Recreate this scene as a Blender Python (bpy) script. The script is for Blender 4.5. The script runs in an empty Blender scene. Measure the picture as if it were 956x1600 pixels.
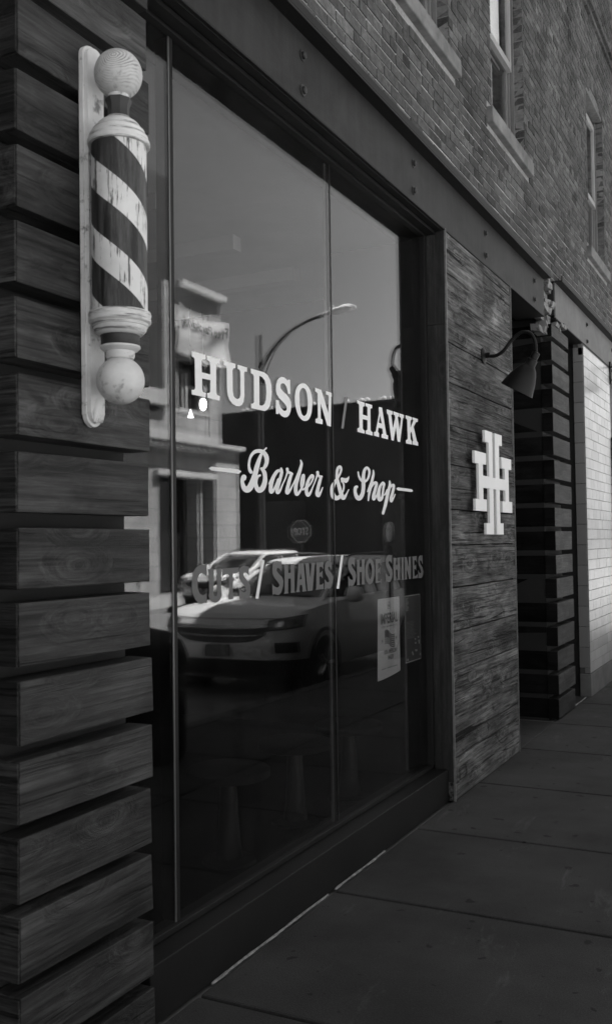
import bpy, math, random
import numpy as np
from mathutils import Vector, geometry
random.seed(11); rng=random.Random(5)
R=math.radians
scene=bpy.context.scene
COL=scene.collection
# ------------------------------------------------------------------ camera
CAM=np.array([1.91,0.0,1.6]); F=1510.48; YAW,PIT,ROL=R(26.8342),R(1.8445),R(-.7779)
_fw=np.array([-math.sin(YAW)*math.cos(PIT),math.cos(YAW)*math.cos(PIT),math.sin(PIT)])
_rt=np.array([math.cos(YAW),math.sin(YAW),0.]); _up=np.cross(_rt,_fw)
_r2=_rt*math.cos(ROL)+_up*math.sin(ROL); _u2=-_rt*math.sin(ROL)+_up*math.cos(ROL)
MV=np.array([_r2,_u2,-_fw])
def onplane(x,y,ax,val):
    """a measured mark of the photograph carried onto the real surface it lies on"""
    d=np.array([(x-478)/F,-(y-800)/F,-1.])@MV
    return CAM+d*((val-CAM[ax])/d[ax])
cd=bpy.data.cameras.new('camera'); cam=bpy.data.objects.new('camera',cd); COL.objects.link(cam)
from mathutils import Matrix
m=Matrix(((_r2[0],_u2[0],-_fw[0],CAM[0]),(_r2[1],_u2[1],-_fw[1],CAM[1]),(_r2[2],_u2[2],-_fw[2],CAM[2]),(0,0,0,1)))
cam.matrix_world=m
cd.sensor_fit='VERTICAL'; cd.sensor_height=36; cd.lens=F/1600*36; cd.clip_start=.05; cd.clip_end=500
cd.dof.use_dof=True; cd.dof.focus_distance=5.4; cd.dof.aperture_fstop=5.0
scene.camera=cam
# ------------------------------------------------------------------ world
SUN_E,SUN_A=R(61.6),R(25)
SDIR=Vector((-math.cos(SUN_E)*math.cos(SUN_A),math.cos(SUN_E)*math.sin(SUN_A),math.sin(SUN_E)))
w=bpy.data.worlds.new('World'); scene.world=w; w.use_nodes=True
nt=w.node_tree; bg=nt.nodes['Background']
sk=nt.nodes.new('ShaderNodeTexSky'); sk.sky_type='NISHITA'; sk.sun_disc=False
sk.sun_elevation=SUN_E; sk.sun_rotation=math.atan2(SDIR.x,SDIR.y); sk.air_density=1; sk.dust_density=1.5
bw=nt.nodes.new('ShaderNodeSeparateColor'); nt.links.new(sk.outputs[0],bw.inputs[0]); nt.links.new(bw.outputs[0],bg.inputs[0])   # black and white through a red filter
bg.inputs[1].default_value=.05
sl=bpy.data.lights.new('sun','SUN'); sl.energy=5; sl.angle=R(.5); sl.color=(1,.995,.985)
so=bpy.data.objects.new('sun',sl); COL.objects.link(so); so.rotation_euler=SDIR.to_track_quat('Z','Y').to_euler()
scene.view_settings.view_transform='Standard'; scene.view_settings.look='None'
scene.view_settings.exposure=3.25; scene.view_settings.gamma=1
# ------------------------------------------------------------------ materials
MATS={}
class N:
    def __init__(s,name):
        s.m=bpy.data.materials.new(name); s.m.use_nodes=True; s.t=s.m.node_tree; s.b=s.t.nodes['Principled BSDF']; MATS[name]=s.m
        s.out=s.t.nodes['Material Output']
    def n(s,k,**kw):
        x=s.t.nodes.new('ShaderNode'+k)
        for a,v in kw.items(): setattr(x,a,v)
        return x
    def l(s,a,b): s.t.links.new(a,b)
    def math(s,op,a,b=None,clamp=False):
        x=s.n('Math',operation=op,use_clamp=clamp)
        for i,v in enumerate((a,b)):
            if v is None: continue
            if isinstance(v,(int,float)): x.inputs[i].default_value=v
            else: s.l(v,x.inputs[i])
        return x.outputs[0]
    def ramp(s,fac,*st):
        x=s.n('ValToRGB'); e=x.color_ramp.elements
        e[0].position=st[0][0]; e[0].color=(st[0][1],)*3+(1,); e[1].position=st[-1][0]; e[1].color=(st[-1][1],)*3+(1,)
        for p,v in st[1:-1]:
            q=e.new(p); q.color=(v,)*3+(1,)
        s.l(fac,x.inputs[0]); return x.outputs[0]
    def coords(s,scale=(1,1,1),rand=0,kind='Object'):
        tc=s.n('TexCoord'); v=tc.outputs[kind]
        mp=s.n('Mapping'); mp.inputs['Scale'].default_value=scale; s.l(v,mp.inputs[0]); v=mp.outputs[0]
        if rand:
            g=s.n('NewGeometry'); ml=s.n('VectorMath',operation='SCALE'); cb=s.n('CombineXYZ')
            for i in range(3): s.l(g.outputs['Random Per Island'],cb.inputs[i])
            s.l(cb.outputs[0],ml.inputs[0]); ml.inputs['Scale'].default_value=rand
            ad=s.n('VectorMath',operation='ADD'); s.l(v,ad.inputs[0]); s.l(ml.outputs[0],ad.inputs[1]); v=ad.outputs[0]
        return v
    def noise(s,v,scale,detail=4,rough=.55,dist=0):
        x=s.n('TexNoise'); x.inputs['Scale'].default_value=scale; x.inputs['Detail'].default_value=detail
        x.inputs['Roughness'].default_value=rough; x.inputs['Distortion'].default_value=dist
        s.l(v,x.inputs['Vector']); return x.outputs['Fac']
    def bump(s,h,strength=.3,dist=.01):
        b=s.n('Bump'); b.inputs['Strength'].default_value=strength; b.inputs['Distance'].default_value=dist
        s.l(h,b.inputs['Height']); s.l(b.outputs[0],s.b.inputs['Normal'])
    def mul(s,a,b): return s.math('MULTIPLY',a,b)
    def base(s,v): s.l(v,s.b.inputs['Base Color'])
def plain(name,c,rough=.6,metal=0,var=.25,scale=6,bump=.15,spec=.5,coat=0):
    s=N(name); s.b.inputs['Roughness'].default_value=rough; s.b.inputs['Metallic'].default_value=metal
    s.b.inputs['Specular IOR Level'].default_value=spec; s.b.inputs['Coat Weight'].default_value=coat
    v=s.coords(); n1=s.noise(v,scale,6,.6); s.base(s.ramp(n1,(.3,c*(1-var)),(.7,c*(1+var))))
    if bump: s.bump(s.noise(v,scale*12,3),bump,.004)
    return s.m
def wood(name,dark,light,axis='Y',contrast=1,cracks=.5,rough=.75,bump=.5,fine=1,spec=.3,var=(.55,1.35)):
    s=N(name); s.b.inputs['Roughness'].default_value=rough; s.b.inputs['Specular IOR Level'].default_value=spec
    st={'Y':(9,.6,9),'X':(.6,9,9),'Z':(9,9,.6)}[axis]
    v=s.coords(st,37)
    # knots: the grain flows round them
    vo=s.n('TexVoronoi'); kc={'Y':(4.6,2.1,4.6),'X':(2.1,4.6,4.6),'Z':(4.6,4.6,2.1)}[axis]
    s.l(s.coords(kc,61),vo.inputs['Vector']); vo.inputs['Scale'].default_value=1.15; dk=vo.outputs['Distance']
    fall=s.ramp(dk,(.0,1),(.16,.5),(.42,0)); off=s.n('VectorMath',operation='SCALE'); s.l(fall,off.inputs[0]); off.inputs['Scale'].default_value=1.5
    av=s.n('VectorMath',operation='ADD'); s.l(v,av.inputs[0]); s.l(off.outputs[0],av.inputs[1]); v=av.outputs[0]
    core=s.ramp(dk,(.035,.28),(.085,1)); patchy=s.ramp(s.noise(s.coords({'Y':(4,1.6,4),'X':(1.6,4,4),'Z':(4,4,1.6)}[axis],23),1.5,4,.65,.6),(.34,.5),(.52,1.),(.68,1.5))
    big=s.noise(v,.9*fine,5,.6,1.2); grain=s.noise(v,5*fine,8,.7,.9)
    st2={'Y':(34,.9,34),'X':(.9,34,34),'Z':(34,34,.9)}[axis]
    v2=s.coords(st2,91); fib=s.noise(v2,2.2*fine,4,.65,.5)
    mix=s.math('ADD',s.mul(big,.34),s.mul(grain,.33)); mix=s.math('ADD',mix,s.mul(fib,.33))
    lo=.5-.085/contrast; hi=.5+.115/contrast
    col=s.ramp(mix,(lo,dark),(.5,(dark+light)*.42),(hi,light))
    # weather cracks along the grain and dark knots
    st3={'Y':(22,.55,22),'X':(.55,22,22),'Z':(22,22,.55)}[axis]
    cr=s.ramp(s.noise(s.coords(st3,53),1.1,3,.55,1.6),(.345,1-cracks),(.385,1))
    kn=s.ramp(s.noise(s.coords({'Y':(7,4,7),'X':(4,7,7),'Z':(7,7,4)}[axis],71),1.3,2,.5,.4),(.27,.45),(.34,1))
    g=s.n('NewGeometry'); isl=s.n('MapRange'); s.l(g.outputs['Random Per Island'],isl.inputs[0]); isl.inputs[3].default_value=var[0]; isl.inputs[4].default_value=var[1]
    def vm(a,b):
        x=s.n('VectorMath',operation='MULTIPLY'); s.l(a,x.inputs[0]); s.l(b,x.inputs[1]); return x.outputs[0]
    sc=s.n('VectorMath',operation='SCALE'); s.l(vm(vm(vm(vm(col,cr),kn),core),patchy),sc.inputs[0]); s.l(isl.outputs[0],sc.inputs['Scale'])
    s.base(sc.outputs[0])
    h=s.math('ADD',s.mul(fib,.6),s.mul(grain,.6)); h=s.math('ADD',h,s.mul(cr,.9)); s.bump(h,bump,.006)
    return s.m
def emis(name,c,st):
    s=N(name); s.b.inputs['Base Color'].default_value=(c,c,c,1); s.b.inputs['Emission Color'].default_value=(1,1,1,1); s.b.inputs['Emission Strength'].default_value=st; return s.m
def glassy(name,ior=1.6,rough=0.0,dirt=0.0):
    s=N(name); t=s.t; t.nodes.remove(s.b)
    tr=s.n('BsdfTransparent'); gl=s.n('BsdfGlossy'); gl.inputs['Roughness'].default_value=rough
    fr=s.n('Fresnel'); fr.inputs['IOR'].default_value=ior
    g=s.n('NewGeometry'); inv=s.math('SUBTRACT',1.,g.outputs['Backfacing']); f=s.mul(fr.outputs[0],inv)
    mx=s.n('MixShader'); s.l(f,mx.inputs[0]); s.l(tr.outputs[0],mx.inputs[1]); s.l(gl.outputs[0],mx.inputs[2])
    # the faint waviness of sheet glass
    b=s.n('Bump'); b.inputs['Strength'].default_value=.006; b.inputs['Distance'].default_value=.004
    s.l(s.noise(s.coords((1,1,.6)),1.8,2,.5),b.inputs['Height']); s.l(b.outputs[0],gl.inputs['Normal'])
    if dirt:
        d=s.n('BsdfDiffuse'); d.inputs[0].default_value=(.8,.8,.8,1); m2=s.n('MixShader'); dn=s.noise(s.coords((1,1,.35)),7,5,.65)
        s.l(s.mul(s.math('SUBTRACT',dn,.35,True),dirt),m2.inputs[0]); s.l(mx.outputs[0],m2.inputs[1]); s.l(d.outputs[0],m2.inputs[2]); mx=m2
    s.l(mx.outputs[0],s.out.inputs[0]); tr.inputs[0].default_value=(.93,.93,.93,1); return s.m
M_glass=glassy('window_glass',1.55,dirt=.006)
M_panes=glassy('upper_window_glass',1.7,.02)
M_white_vinyl=plain('white_vinyl',.80,.5,var=.03,scale=2,bump=0)
M_cream_vinyl=plain('cream_vinyl',.72,.5,var=.03,scale=2,bump=0)
M_grey_vinyl=plain('grey_vinyl',.09,.5,var=.04,scale=2,bump=0)
M_mid_vinyl=plain('mid_grey_vinyl',.15,.5,var=.04,scale=2,bump=0)
M_timber=wood('dark_stained_timber',.007,.062,'Y',1.0,.5,.6,.7,1,.3,(.75,1.2))
M_timber_end=wood('sun_toned_timber_return',.004,.075,'X',1.1,.6,.7,1,1.6,.3,(.3,1.3))  # paler streaks and uneven board tone stand in for sunlight on the board ends
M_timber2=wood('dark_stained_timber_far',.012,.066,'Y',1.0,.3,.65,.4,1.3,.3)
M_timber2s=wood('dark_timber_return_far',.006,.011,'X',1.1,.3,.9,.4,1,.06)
M_barn=wood('reclaimed_barn_wood',.008,.21,'Y',.95,.9,.85,1.0,1.15,.2,(.62,1.2))
M_board=wood('brown_side_board',.008,.035,'Z',1.0,.3,.7,.3,1,.4)
M_black=plain('black_backing',.008,.8,var=.2)
M_blackpaint=plain('black_frame_paint',.007,.6,var=.35,scale=3,bump=.1,spec=.25)
M_lampblack=plain('black_enamel',.003,.5,var=.1,bump=.02,spec=.25)
M_alu=plain('aluminium_trim',.10,.4,.3,.1,3,.03)
M_bead=plain('polished_bead',.17,.35,.6,.15,3,.03)
M_strip=plain('galvanised_strip',.17,.5,.3,.3,25,.1)
def steel(name,lo,hi):
    s=N(name); s.b.inputs['Roughness'].default_value=.6; s.b.inputs['Specular IOR Level'].default_value=.25
    v=s.coords((1,.9,1.6)); a=s.noise(v,2.4,8,.68,.5); b=s.noise(s.coords((1,8,.8)),2.2,4,.6)
    s.base(s.ramp(s.math('ADD',s.mul(a,.7),s.mul(b,.3)),(.36,lo),(.62,hi))); s.bump(s.noise(v,60,3),.15,.003); return s.m
M_steel=steel('dark_painted_steel',.007,.026); M_steel2=steel('grey_painted_steel',.10,.16)
M_bolt=plain('black_bolt',.02,.6)
def brickmat():
    s=N('old_brick'); s.b.inputs['Roughness'].default_value=.9; s.b.inputs['Specular IOR Level'].default_value=.2
    g=s.n('NewGeometry'); v=s.coords((1,1,1)); vr=s.coords((1,1,1),17)
    n1=s.noise(vr,22,5,.7); blot=s.noise(v,1.1,5,.65,.4)
    col=s.ramp(g.outputs['Random Per Island'],(.0,.035),(.1,.06),(.5,.082),(.9,.1),(1,.13))
    m1=s.ramp(n1,(.3,.6),(.5,1.),(.72,1.45)); m2=s.ramp(blot,(.34,.55),(.5,.95),(.68,1.35))
    lime=s.ramp(s.noise(s.coords((1,1.2,2.2)),3.3,6,.72,.8),(.62,0.),(.85,.09))
    a=s.n('VectorMath',operation='MULTIPLY'); s.l(col,a.inputs[0]); s.l(m1,a.inputs[1])
    b=s.n('VectorMath',operation='MULTIPLY'); s.l(a.outputs[0],b.inputs[0]); s.l(m2,b.inputs[1])
    c=s.n('VectorMath',operation='ADD'); s.l(b.outputs[0],c.inputs[0]); s.l(lime,c.inputs[1]); s.base(c.outputs[0])
    s.bump(s.math('ADD',n1,s.noise(v,60,4)),.9,.010); return s.m
M_brick=brickmat()
def mortar():
    s=N('lime_mortar'); s.b.inputs['Roughness'].default_value=.95
    v=s.coords(); z=s.n('SeparateXYZ'); s.l(s.n('TexCoord').outputs['Object'],z.inputs[0])
    n1=s.noise(v,1.3,5,.65); n2=s.noise(v,30,5,.7)
    c=s.ramp(s.math('ADD',s.mul(n1,.6),s.mul(n2,.4)),(.36,.07),(.6,.19))
    zz=s.math('ADD',z.outputs[2],s.mul(s.noise(v,.9,4,.6),1.6)); rp=s.ramp(s.mul(zz,.1),(.50,2.6),(.60,1.)); 
    m=s.n('VectorMath',operation='MULTIPLY'); s.l(c,m.inputs[0]); s.l(rp,m.inputs[1]); s.base(m.outputs[0]); s.bump(n2,.7,.01); return s.m
M_mortar=mortar()
M_stone=plain('sill_limestone',.15,.85,var=.45,scale=5,bump=.5)
M_sash=plain('window_frame_paint',.14,.55,var=.2,scale=4,bump=.1)
M_sashlt=plain('window_frame_paint_pale',.28,.55,var=.12,scale=4,bump=.1)
M_blind=plain('white_blind',.8,.8,var=.04,bump=0)
def concrete():
    s=N('sidewalk_concrete'); s.b.inputs['Roughness'].default_value=.85; s.b.inputs['Specular IOR Level'].default_value=.25
    v=s.coords(); a=s.noise(v,1.2,6,.6); b=s.noise(v,140,3,.7); sp=s.ramp(s.noise(v,13,2,.4),(.29,.35),(.31,1))
    pale=s.ramp(s.noise(s.coords((3,.7,1)),2.1,5,.7,.6),(.60,0.),(.78,.05))
    g=s.n('NewGeometry'); isl=s.n('MapRange'); s.l(g.outputs['Random Per Island'],isl.inputs[0]); isl.inputs[3].default_value=.9; isl.inputs[4].default_value=1.12
    c=s.ramp(s.math('ADD',s.mul(a,.6),s.mul(b,.4)),(.38,.020),(.62,.056))
    x=s.n('VectorMath',operation='MULTIPLY'); s.l(c,x.inputs[0]); s.l(sp,x.inputs[1])
    y=s.n('VectorMath',operation='SCALE'); s.l(x.outputs[0],y.inputs[0]); s.l(isl.outputs[0],y.inputs['Scale'])
    q=s.n('VectorMath',operation='ADD'); s.l(y.outputs[0],q.inputs[0]); s.l(pale,q.inputs[1]); s.base(q.outputs[0])
    s.bump(s.math('ADD',b,s.mul(a,2.)),.6,.005); return s.m
M_conc=concrete()
M_caulk=plain('pale_caulk',.22,.8,var=.5,scale=30)
M_asphalt=plain('road_surface',.11,.9,var=.12,scale=1.5,bump=.3)
M_kerb=plain('kerb_concrete',.04,.9,var=.3,scale=4,bump=.3)
M_farwalk=plain('far_sidewalk_concrete',.2,.9,var=.12,scale=1.5,bump=.2)
M_tile=None
def tilemat(name,lo,hi,rough=.16):
    s=N(name); s.b.inputs['Roughness'].default_value=rough
    g=s.n('NewGeometry'); s.base(s.ramp(g.outputs['Random Per Island'],(0,lo),(1,hi))); s.bump(s.noise(s.coords((1,1,1),9),5,2),.10,.01); return s.m
M_tile=tilemat('white_glazed_tile',.36,.46,.24); M_tiles=tilemat('white_trim_tile',.15,.19,.3)
M_grout=plain('dark_grout',.06,.9); M_plinth=plain('plinth_cement',.11,.85,var=.3,scale=4)
def wornwhite(name,dark=.05,amount=.5,streak=True,rings=False,base=.72):
    s=N(name); s.b.inputs['Roughness'].default_value=.5
    v=s.coords((.12,.12,2.4) if streak=='ring' else (1,1,.16) if streak else (1,1,1)); n=s.noise(v,38 if streak else 16,5,.7,.2)
    tone=s.ramp(s.noise(s.coords(),9,4,.6),(.3,base*.72),(.65,base))
    sp=s.ramp(n,(.30+.1*amount,dark),(.40+.1*amount,1))
    c=s.n('VectorMath',operation='MULTIPLY'); s.l(tone,c.inputs[0]); s.l(sp,c.inputs[1]); out=c.outputs[0]
    if rings:
        wv=s.n('TexWave',wave_type='RINGS',rings_direction='Y'); wv.inputs['Scale'].default_value=48; wv.inputs['Distortion'].default_value=5; wv.inputs['Detail'].default_value=2; wv.inputs['Detail Scale'].default_value=.8
        mp=s.coords(); off=s.n('VectorMath',operation='ADD'); off.inputs[1].default_value=(-.03,0,-.03); s.l(mp,off.inputs[0]); s.l(off.outputs[0],wv.inputs[0])
        msk=s.ramp(s.noise(s.coords(),11,3,.6),(.45,0),(.62,1)); r=s.ramp(wv.outputs['Fac'],(.2,.45),(.6,1))
        mxx=s.n('Mix',data_type='RGBA'); s.l(msk,mxx.inputs[0]); mxx.inputs[6].default_value=(1,1,1,1); s.l(r,mxx.inputs[7])
        c2=s.n('VectorMath',operation='MULTIPLY'); s.l(out,c2.inputs[0]); s.l(mxx.outputs[2],c2.inputs[1]); out=c2.outputs[0]
    s.base(out); s.bump(n,.2,.002); return s.m
M_polewhite=wornwhite('worn_white_paint',.3,.35,False); M_cap=wornwhite('ringed_cap_paint',.16,.75,'ring'); M_ball=wornwhite('turned_wood_ball_paint',.5,.1,False,True,.60)
M_ball2=wornwhite('chalky_ball_paint',.45,.3,False,False,.68)
M_poledark=wornwhite('black_collar_paint',.5,.2,False,base=.03)
def stripes():
    s=N('spiral_stripe_paint'); s.b.inputs['Roughness'].default_value=.45
    tc=s.n('TexCoord'); sp=s.n('SeparateXYZ'); s.l(tc.outputs['Object'],sp.inputs[0])
    ang=s.math('ARCTAN2',sp.outputs[1],sp.outputs[0])
    u=s.math('ADD',s.mul(sp.outputs[2],1/.21),s.mul(ang,1/math.pi))
    u0=(2.573-2.55)/.21+217.7/180
    f=s.math('FRACT',s.math('ADD',s.math('SUBTRACT',u,u0),20.))
    msk=s.math('LESS_THAN',f,.54)
    wn=s.noise(s.coords((1,1,.07)),48,5,.75,.1); wn2=s.noise(s.coords(),12,4,.6); 
    wear=s.ramp(s.math('ADD',s.mul(wn,.7),s.mul(wn2,.3)),(.435,0),(.48,1))
    tone=s.ramp(s.noise(s.coords(),7,3,.6),(.3,.58),(.7,.78))
    darkc=s.ramp(s.noise(s.coords((1,1,.1)),40,6,.75),(.42,.009),(.70,.085))
    a=s.n('Mix',data_type='RGBA'); s.l(wear,a.inputs[0]); a.inputs[6].default_value=(.09,.09,.09,1); s.l(tone,a.inputs[7])
    b=s.n('Mix',data_type='RGBA'); s.l(msk,b.inputs[0]); s.l(a.outputs[2],b.inputs[6]); s.l(darkc,b.inputs[7])
    s.base(b.outputs[2]); return s.m
M_stripe=stripes()
M_sign=plain('white_sign_enamel',.78,.4,var=.03,scale=3,bump=0)
M_poster=plain('pale_poster_paper',.42,.7,var=.08,scale=4,bump=0); M_ink=plain('black_ink',.025,.7,bump=0)
M_posterdk=plain('dark_poster_paper',.018,.6,bump=0); M_posterln=plain('poster_line_print',.3,.6,bump=0)
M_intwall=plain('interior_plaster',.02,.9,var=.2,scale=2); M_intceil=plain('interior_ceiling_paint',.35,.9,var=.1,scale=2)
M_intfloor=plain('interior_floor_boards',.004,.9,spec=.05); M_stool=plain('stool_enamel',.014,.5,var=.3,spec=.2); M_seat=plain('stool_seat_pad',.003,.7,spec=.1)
M_bulb=emis('lit_globe',.8,.9)
M_carwhite=plain('white_car_paint',.54,.35,var=.02,scale=1,bump=0,coat=.35,spec=.3); M_carglass=plain('car_glass',.01,.05,var=0,bump=0,spec=.8)
M_carblack=plain('black_plastic',.015,.5); M_chrome=plain('chrome_trim',.6,.15,1,.02,bump=0); M_lens=plain('headlight_lens',.12,.08,0,.4,22,.3)
M_tyre=plain('tyre_rubber',.02,.8); M_rim=plain('alloy_rim',.35,.35,.7)
def ashlar(name,c):
    s=N(name); s.b.inputs['Roughness'].default_value=.85; tc=s.n('TexCoord'); sp=s.n('SeparateXYZ'); cb=s.n('CombineXYZ'); s.l(tc.outputs['Object'],sp.inputs[0])
    s.l(s.math('ADD',sp.outputs[1],sp.outputs[0]),cb.inputs[0]); s.l(sp.outputs[2],cb.inputs[1]); br=s.n('TexBrick'); s.l(cb.outputs[0],br.inputs['Vector'])
    for k,v in (('Color1',c*.88),('Color2',c*1.12),('Mortar',c*.35)): br.inputs[k].default_value=(v,v,v,1)
    br.inputs['Scale'].default_value=1; br.inputs['Mortar Size'].default_value=.012; br.inputs['Brick Width'].default_value=1.1; br.inputs['Row Height'].default_value=.46
    st=s.ramp(s.noise(s.coords((1,1,.4)),1.3,6,.65),(.35,.7),(.6,1.1)); m=s.n('VectorMath',operation='MULTIPLY'); s.l(br.outputs[0],m.inputs[0]); s.l(st,m.inputs[1]); s.base(m.outputs[0]); return s.m
M_facade=ashlar('cream_stone',.27); M_facade2=plain('cream_stone_pale',.34,.85,var=.2,scale=.8,bump=.2)
M_darkbrick=plain('dark_brick',.022,.9,var=.2,scale=1); M_shopdark=plain('dark_shop_glass',.012,.15,var=.1,bump=0)
M_tarp=plain('banner_fabric',.4,.8,var=.12,scale=1.4,bump=0); M_pole=plain('lamp_post_paint',.03,.5); M_lum=plain('luminaire_shell',.6,.4)
M_signgrey=plain('sign_face_grey',.05,.5,bump=0); M_signlet=plain('sign_letter_white',.5,.5,bump=0)
# ------------------------------------------------------------------ mesh helpers
def tag(o,label=None,cat=None,group=None,kind=None):
    if label: o['label']=label
    if cat: o['category']=cat
    if group: o['group']=group
    if kind: o['kind']=kind
    return o
def thing(name,label,cat,loc=(0,0,0),group=None):
    o=bpy.data.objects.new(name,None); COL.objects.link(o); o.location=loc; o.empty_display_size=.1
    return tag(o,label,cat,group)
def mk(name,V,Fc,mat,parent=None,smooth=False,local=False,origin=None,bevel=0):
    me=bpy.data.meshes.new(name)
    P=Vector((0,0,0)); p=parent
    if not local:
        while p is not None: P=P+p.location; p=p.parent
    O=Vector(origin) if origin else Vector((0,0,0))
    if origin is not None and parent is not None: loc=O-P
    else: loc=O
    sub=(P+loc) if parent is not None else O
    me.from_pydata([tuple(Vector(v)-sub) for v in V] if not local else V,[],Fc); me.materials.append(mat)
    me.validate(); me.update()
    if smooth:
        me.polygons.foreach_set('use_smooth',[True]*len(me.polygons))
        try: me.set_sharp_from_angle(angle=R(40))
        except Exception: pass
    o=bpy.data.objects.new(name,me); COL.objects.link(o); o.location=loc
    if parent is not None: o.parent=parent
    if bevel:
        b=o.modifiers.new('edge','BEVEL'); b.width=bevel; b.segments=2; b.limit_method='ANGLE'
    return o
class MB:
    def __init__(s): s.V=[]; s.F=[]
    def add(s,V,Fc):
        n=len(s.V); s.V+=[tuple(map(float,v)) for v in V]; s.F+=[tuple(i+n for i in f) for f in Fc]; return s
    def box(s,x0,x1,y0,y1,z0,z1,j=0):
        V=[(x,y,z) for x in(x0,x1) for y in(y0,y1) for z in(z0,z1)]
        if j: V=[tuple(c+rng.uniform(-j,j) for c in v) for v in V]
        return s.add(V,[(0,1,3,2),(4,6,7,5),(0,4,5,1),(2,3,7,6),(0,2,6,4),(1,5,7,3)])
    def lathe(s,prof,c,axis='Z',n=32,cap=True):
        """prof = [(radius, height)]"""
        V=[];Fc=[]
        for r,h in prof:
            for k in range(n):
                a=2*math.pi*k/n; p=(r*math.cos(a),r*math.sin(a),h)
                if axis=='X': p=(h,p[0],p[1])
                if axis=='Y': p=(p[1],h,p[0])
                V.append((p[0]+c[0],p[1]+c[1],p[2]+c[2]))
        for i in range(len(prof)-1):
            for k in range(n):
                q=(k+1)%n; Fc.append((i*n+k,i*n+q,(i+1)*n+q,(i+1)*n+k))
        if cap: Fc.append(tuple(range(n))[::-1]); Fc.append(tuple((len(prof)-1)*n+k for k in range(n)))
        return s.add(V,Fc)
    def tube(s,pts,r,n=12,cap=True):
        pts=[Vector(p) for p in pts]; V=[];Fc=[]; up=None
        for i,p in enumerate(pts):
            d=(pts[min(i+1,len(pts)-1)]-pts[max(i-1,0)]).normalized()
            if up is None: up=Vector((0,0,1)) if abs(d.z)<.9 else Vector((1,0,0))
            a=d.cross(up).normalized(); b=a.cross(d).normalized(); up=b
            rr=r[i] if isinstance(r,(list,tuple)) else r
            for k in range(n):
                t=2*math.pi*k/n; V.append(p+a*math.cos(t)*rr+b*math.sin(t)*rr)
        for i in range(len(pts)-1):
            for k in range(n):
                q=(k+1)%n; Fc.append((i*n+k,i*n+q,(i+1)*n+q,(i+1)*n+k))
        if cap: Fc.append(tuple(range(n))[::-1]); Fc.append(tuple((len(pts)-1)*n+k for k in range(n)))
        return s.add(V,Fc)
    def build(s,name,mat,parent=None,**k): return mk(name,s.V,s.F,mat,parent,**k)
def prism(poly,x0,x1):
    """poly in (y,z), extruded in x"""
    n=len(poly); tri=geometry.tessellate_polygon([[Vector((p[0],p[1],0)) for p in poly]])
    V=[(x0,p[0],p[1]) for p in poly]+[(x1,p[0],p[1]) for p in poly]
    Fc=[tuple(t) for t in tri]+[tuple(i+n for i in t[::-1]) for t in tri]+[(i,(i+1)%n,(i+1)%n+n,i+n) for i in range(n)]
    m=MB(); m.add(V,Fc); return m
def catmull(P,closed=False,n=8):
    P=[np.array(p,float) for p in P]; out=[]; L=len(P)
    for i in range(L if closed else L-1):
        a=P[(i-1)%L] if closed or i>0 else P[0]; b=P[i]; c=P[(i+1)%L]; d=P[(i+2)%L] if closed or i+2<L else P[-1]
        for k in range(n):
            t=k/n; out.append(.5*((2*b)+(c-a)*t+(2*a-5*b+4*c-d)*t*t+(3*b-a-3*c+d)*t**3))
    if not closed: out.append(P[-1])
    return out
def fontmesh(text,place,name,mat,parent,condense=1.,bold=0.):
    """set text in the built-in face; place(u,v) maps u in 0..1, v in 0..1 of its box to the world"""
    cu=bpy.data.curves.new('lettering','FONT'); cu.body=text; cu.offset=bold; cu.resolution_u=4
    to=bpy.data.objects.new('lettering',cu); COL.objects.link(to)
    bpy.context.view_layer.update()
    dg=bpy.context.evaluated_depsgraph_get(); me=bpy.data.meshes.new_from_object(to.evaluated_get(dg))
    V=[v.co.copy() for v in me.vertices]; Fc=[tuple(p.vertices) for p in me.polygons]
    x0=min(v.x for v in V);x1=max(v.x for v in V);y0=min(v.y for v in V);y1=max(v.y for v in V)
    COL.objects.unlink(to); bpy.data.objects.remove(to); bpy.data.curves.remove(cu); bpy.data.meshes.remove(me)
    return mk(name,[place((v.x-x0)/(x1-x0),(v.y-y0)/(y1-y0)) for v in V],Fc,mat,parent)
# ---- sign-writer's lettering: shapes drawn as outlines and brush strokes, merged into one clean sheet
def sd_poly(P,X,Y):
    P=np.array(P,float); n=len(P); d=np.full(X.shape,1e9); ins=np.zeros(X.shape,bool)
    for i in range(n):
        a=P[i]; b=P[(i+1)%n]; e=b-a; wx=X-a[0]; wy=Y-a[1]
        t=np.clip((wx*e[0]+wy*e[1])/max(e@e,1e-9),0,1); dx=wx-e[0]*t; dy=wy-e[1]*t
        d=np.minimum(d,dx*dx+dy*dy)
        c=((a[1]<=Y)!=(b[1]<=Y)); 
        with np.errstate(divide='ignore',invalid='ignore'):
            xi=a[0]+(Y-a[1])*(b[0]-a[0])/(b[1]-a[1] if b[1]!=a[1] else 1e-9)
        ins^=(c&(X<xi))
    d=np.sqrt(d); return np.where(ins,d,-d)
def sd_stroke(S,X,Y):
    d=np.full(X.shape,-1e9)
    for q in catmull(S,False,9): d=np.maximum(d,q[2]-np.sqrt((X-q[0])**2+(Y-q[1])**2))
    return d
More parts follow.
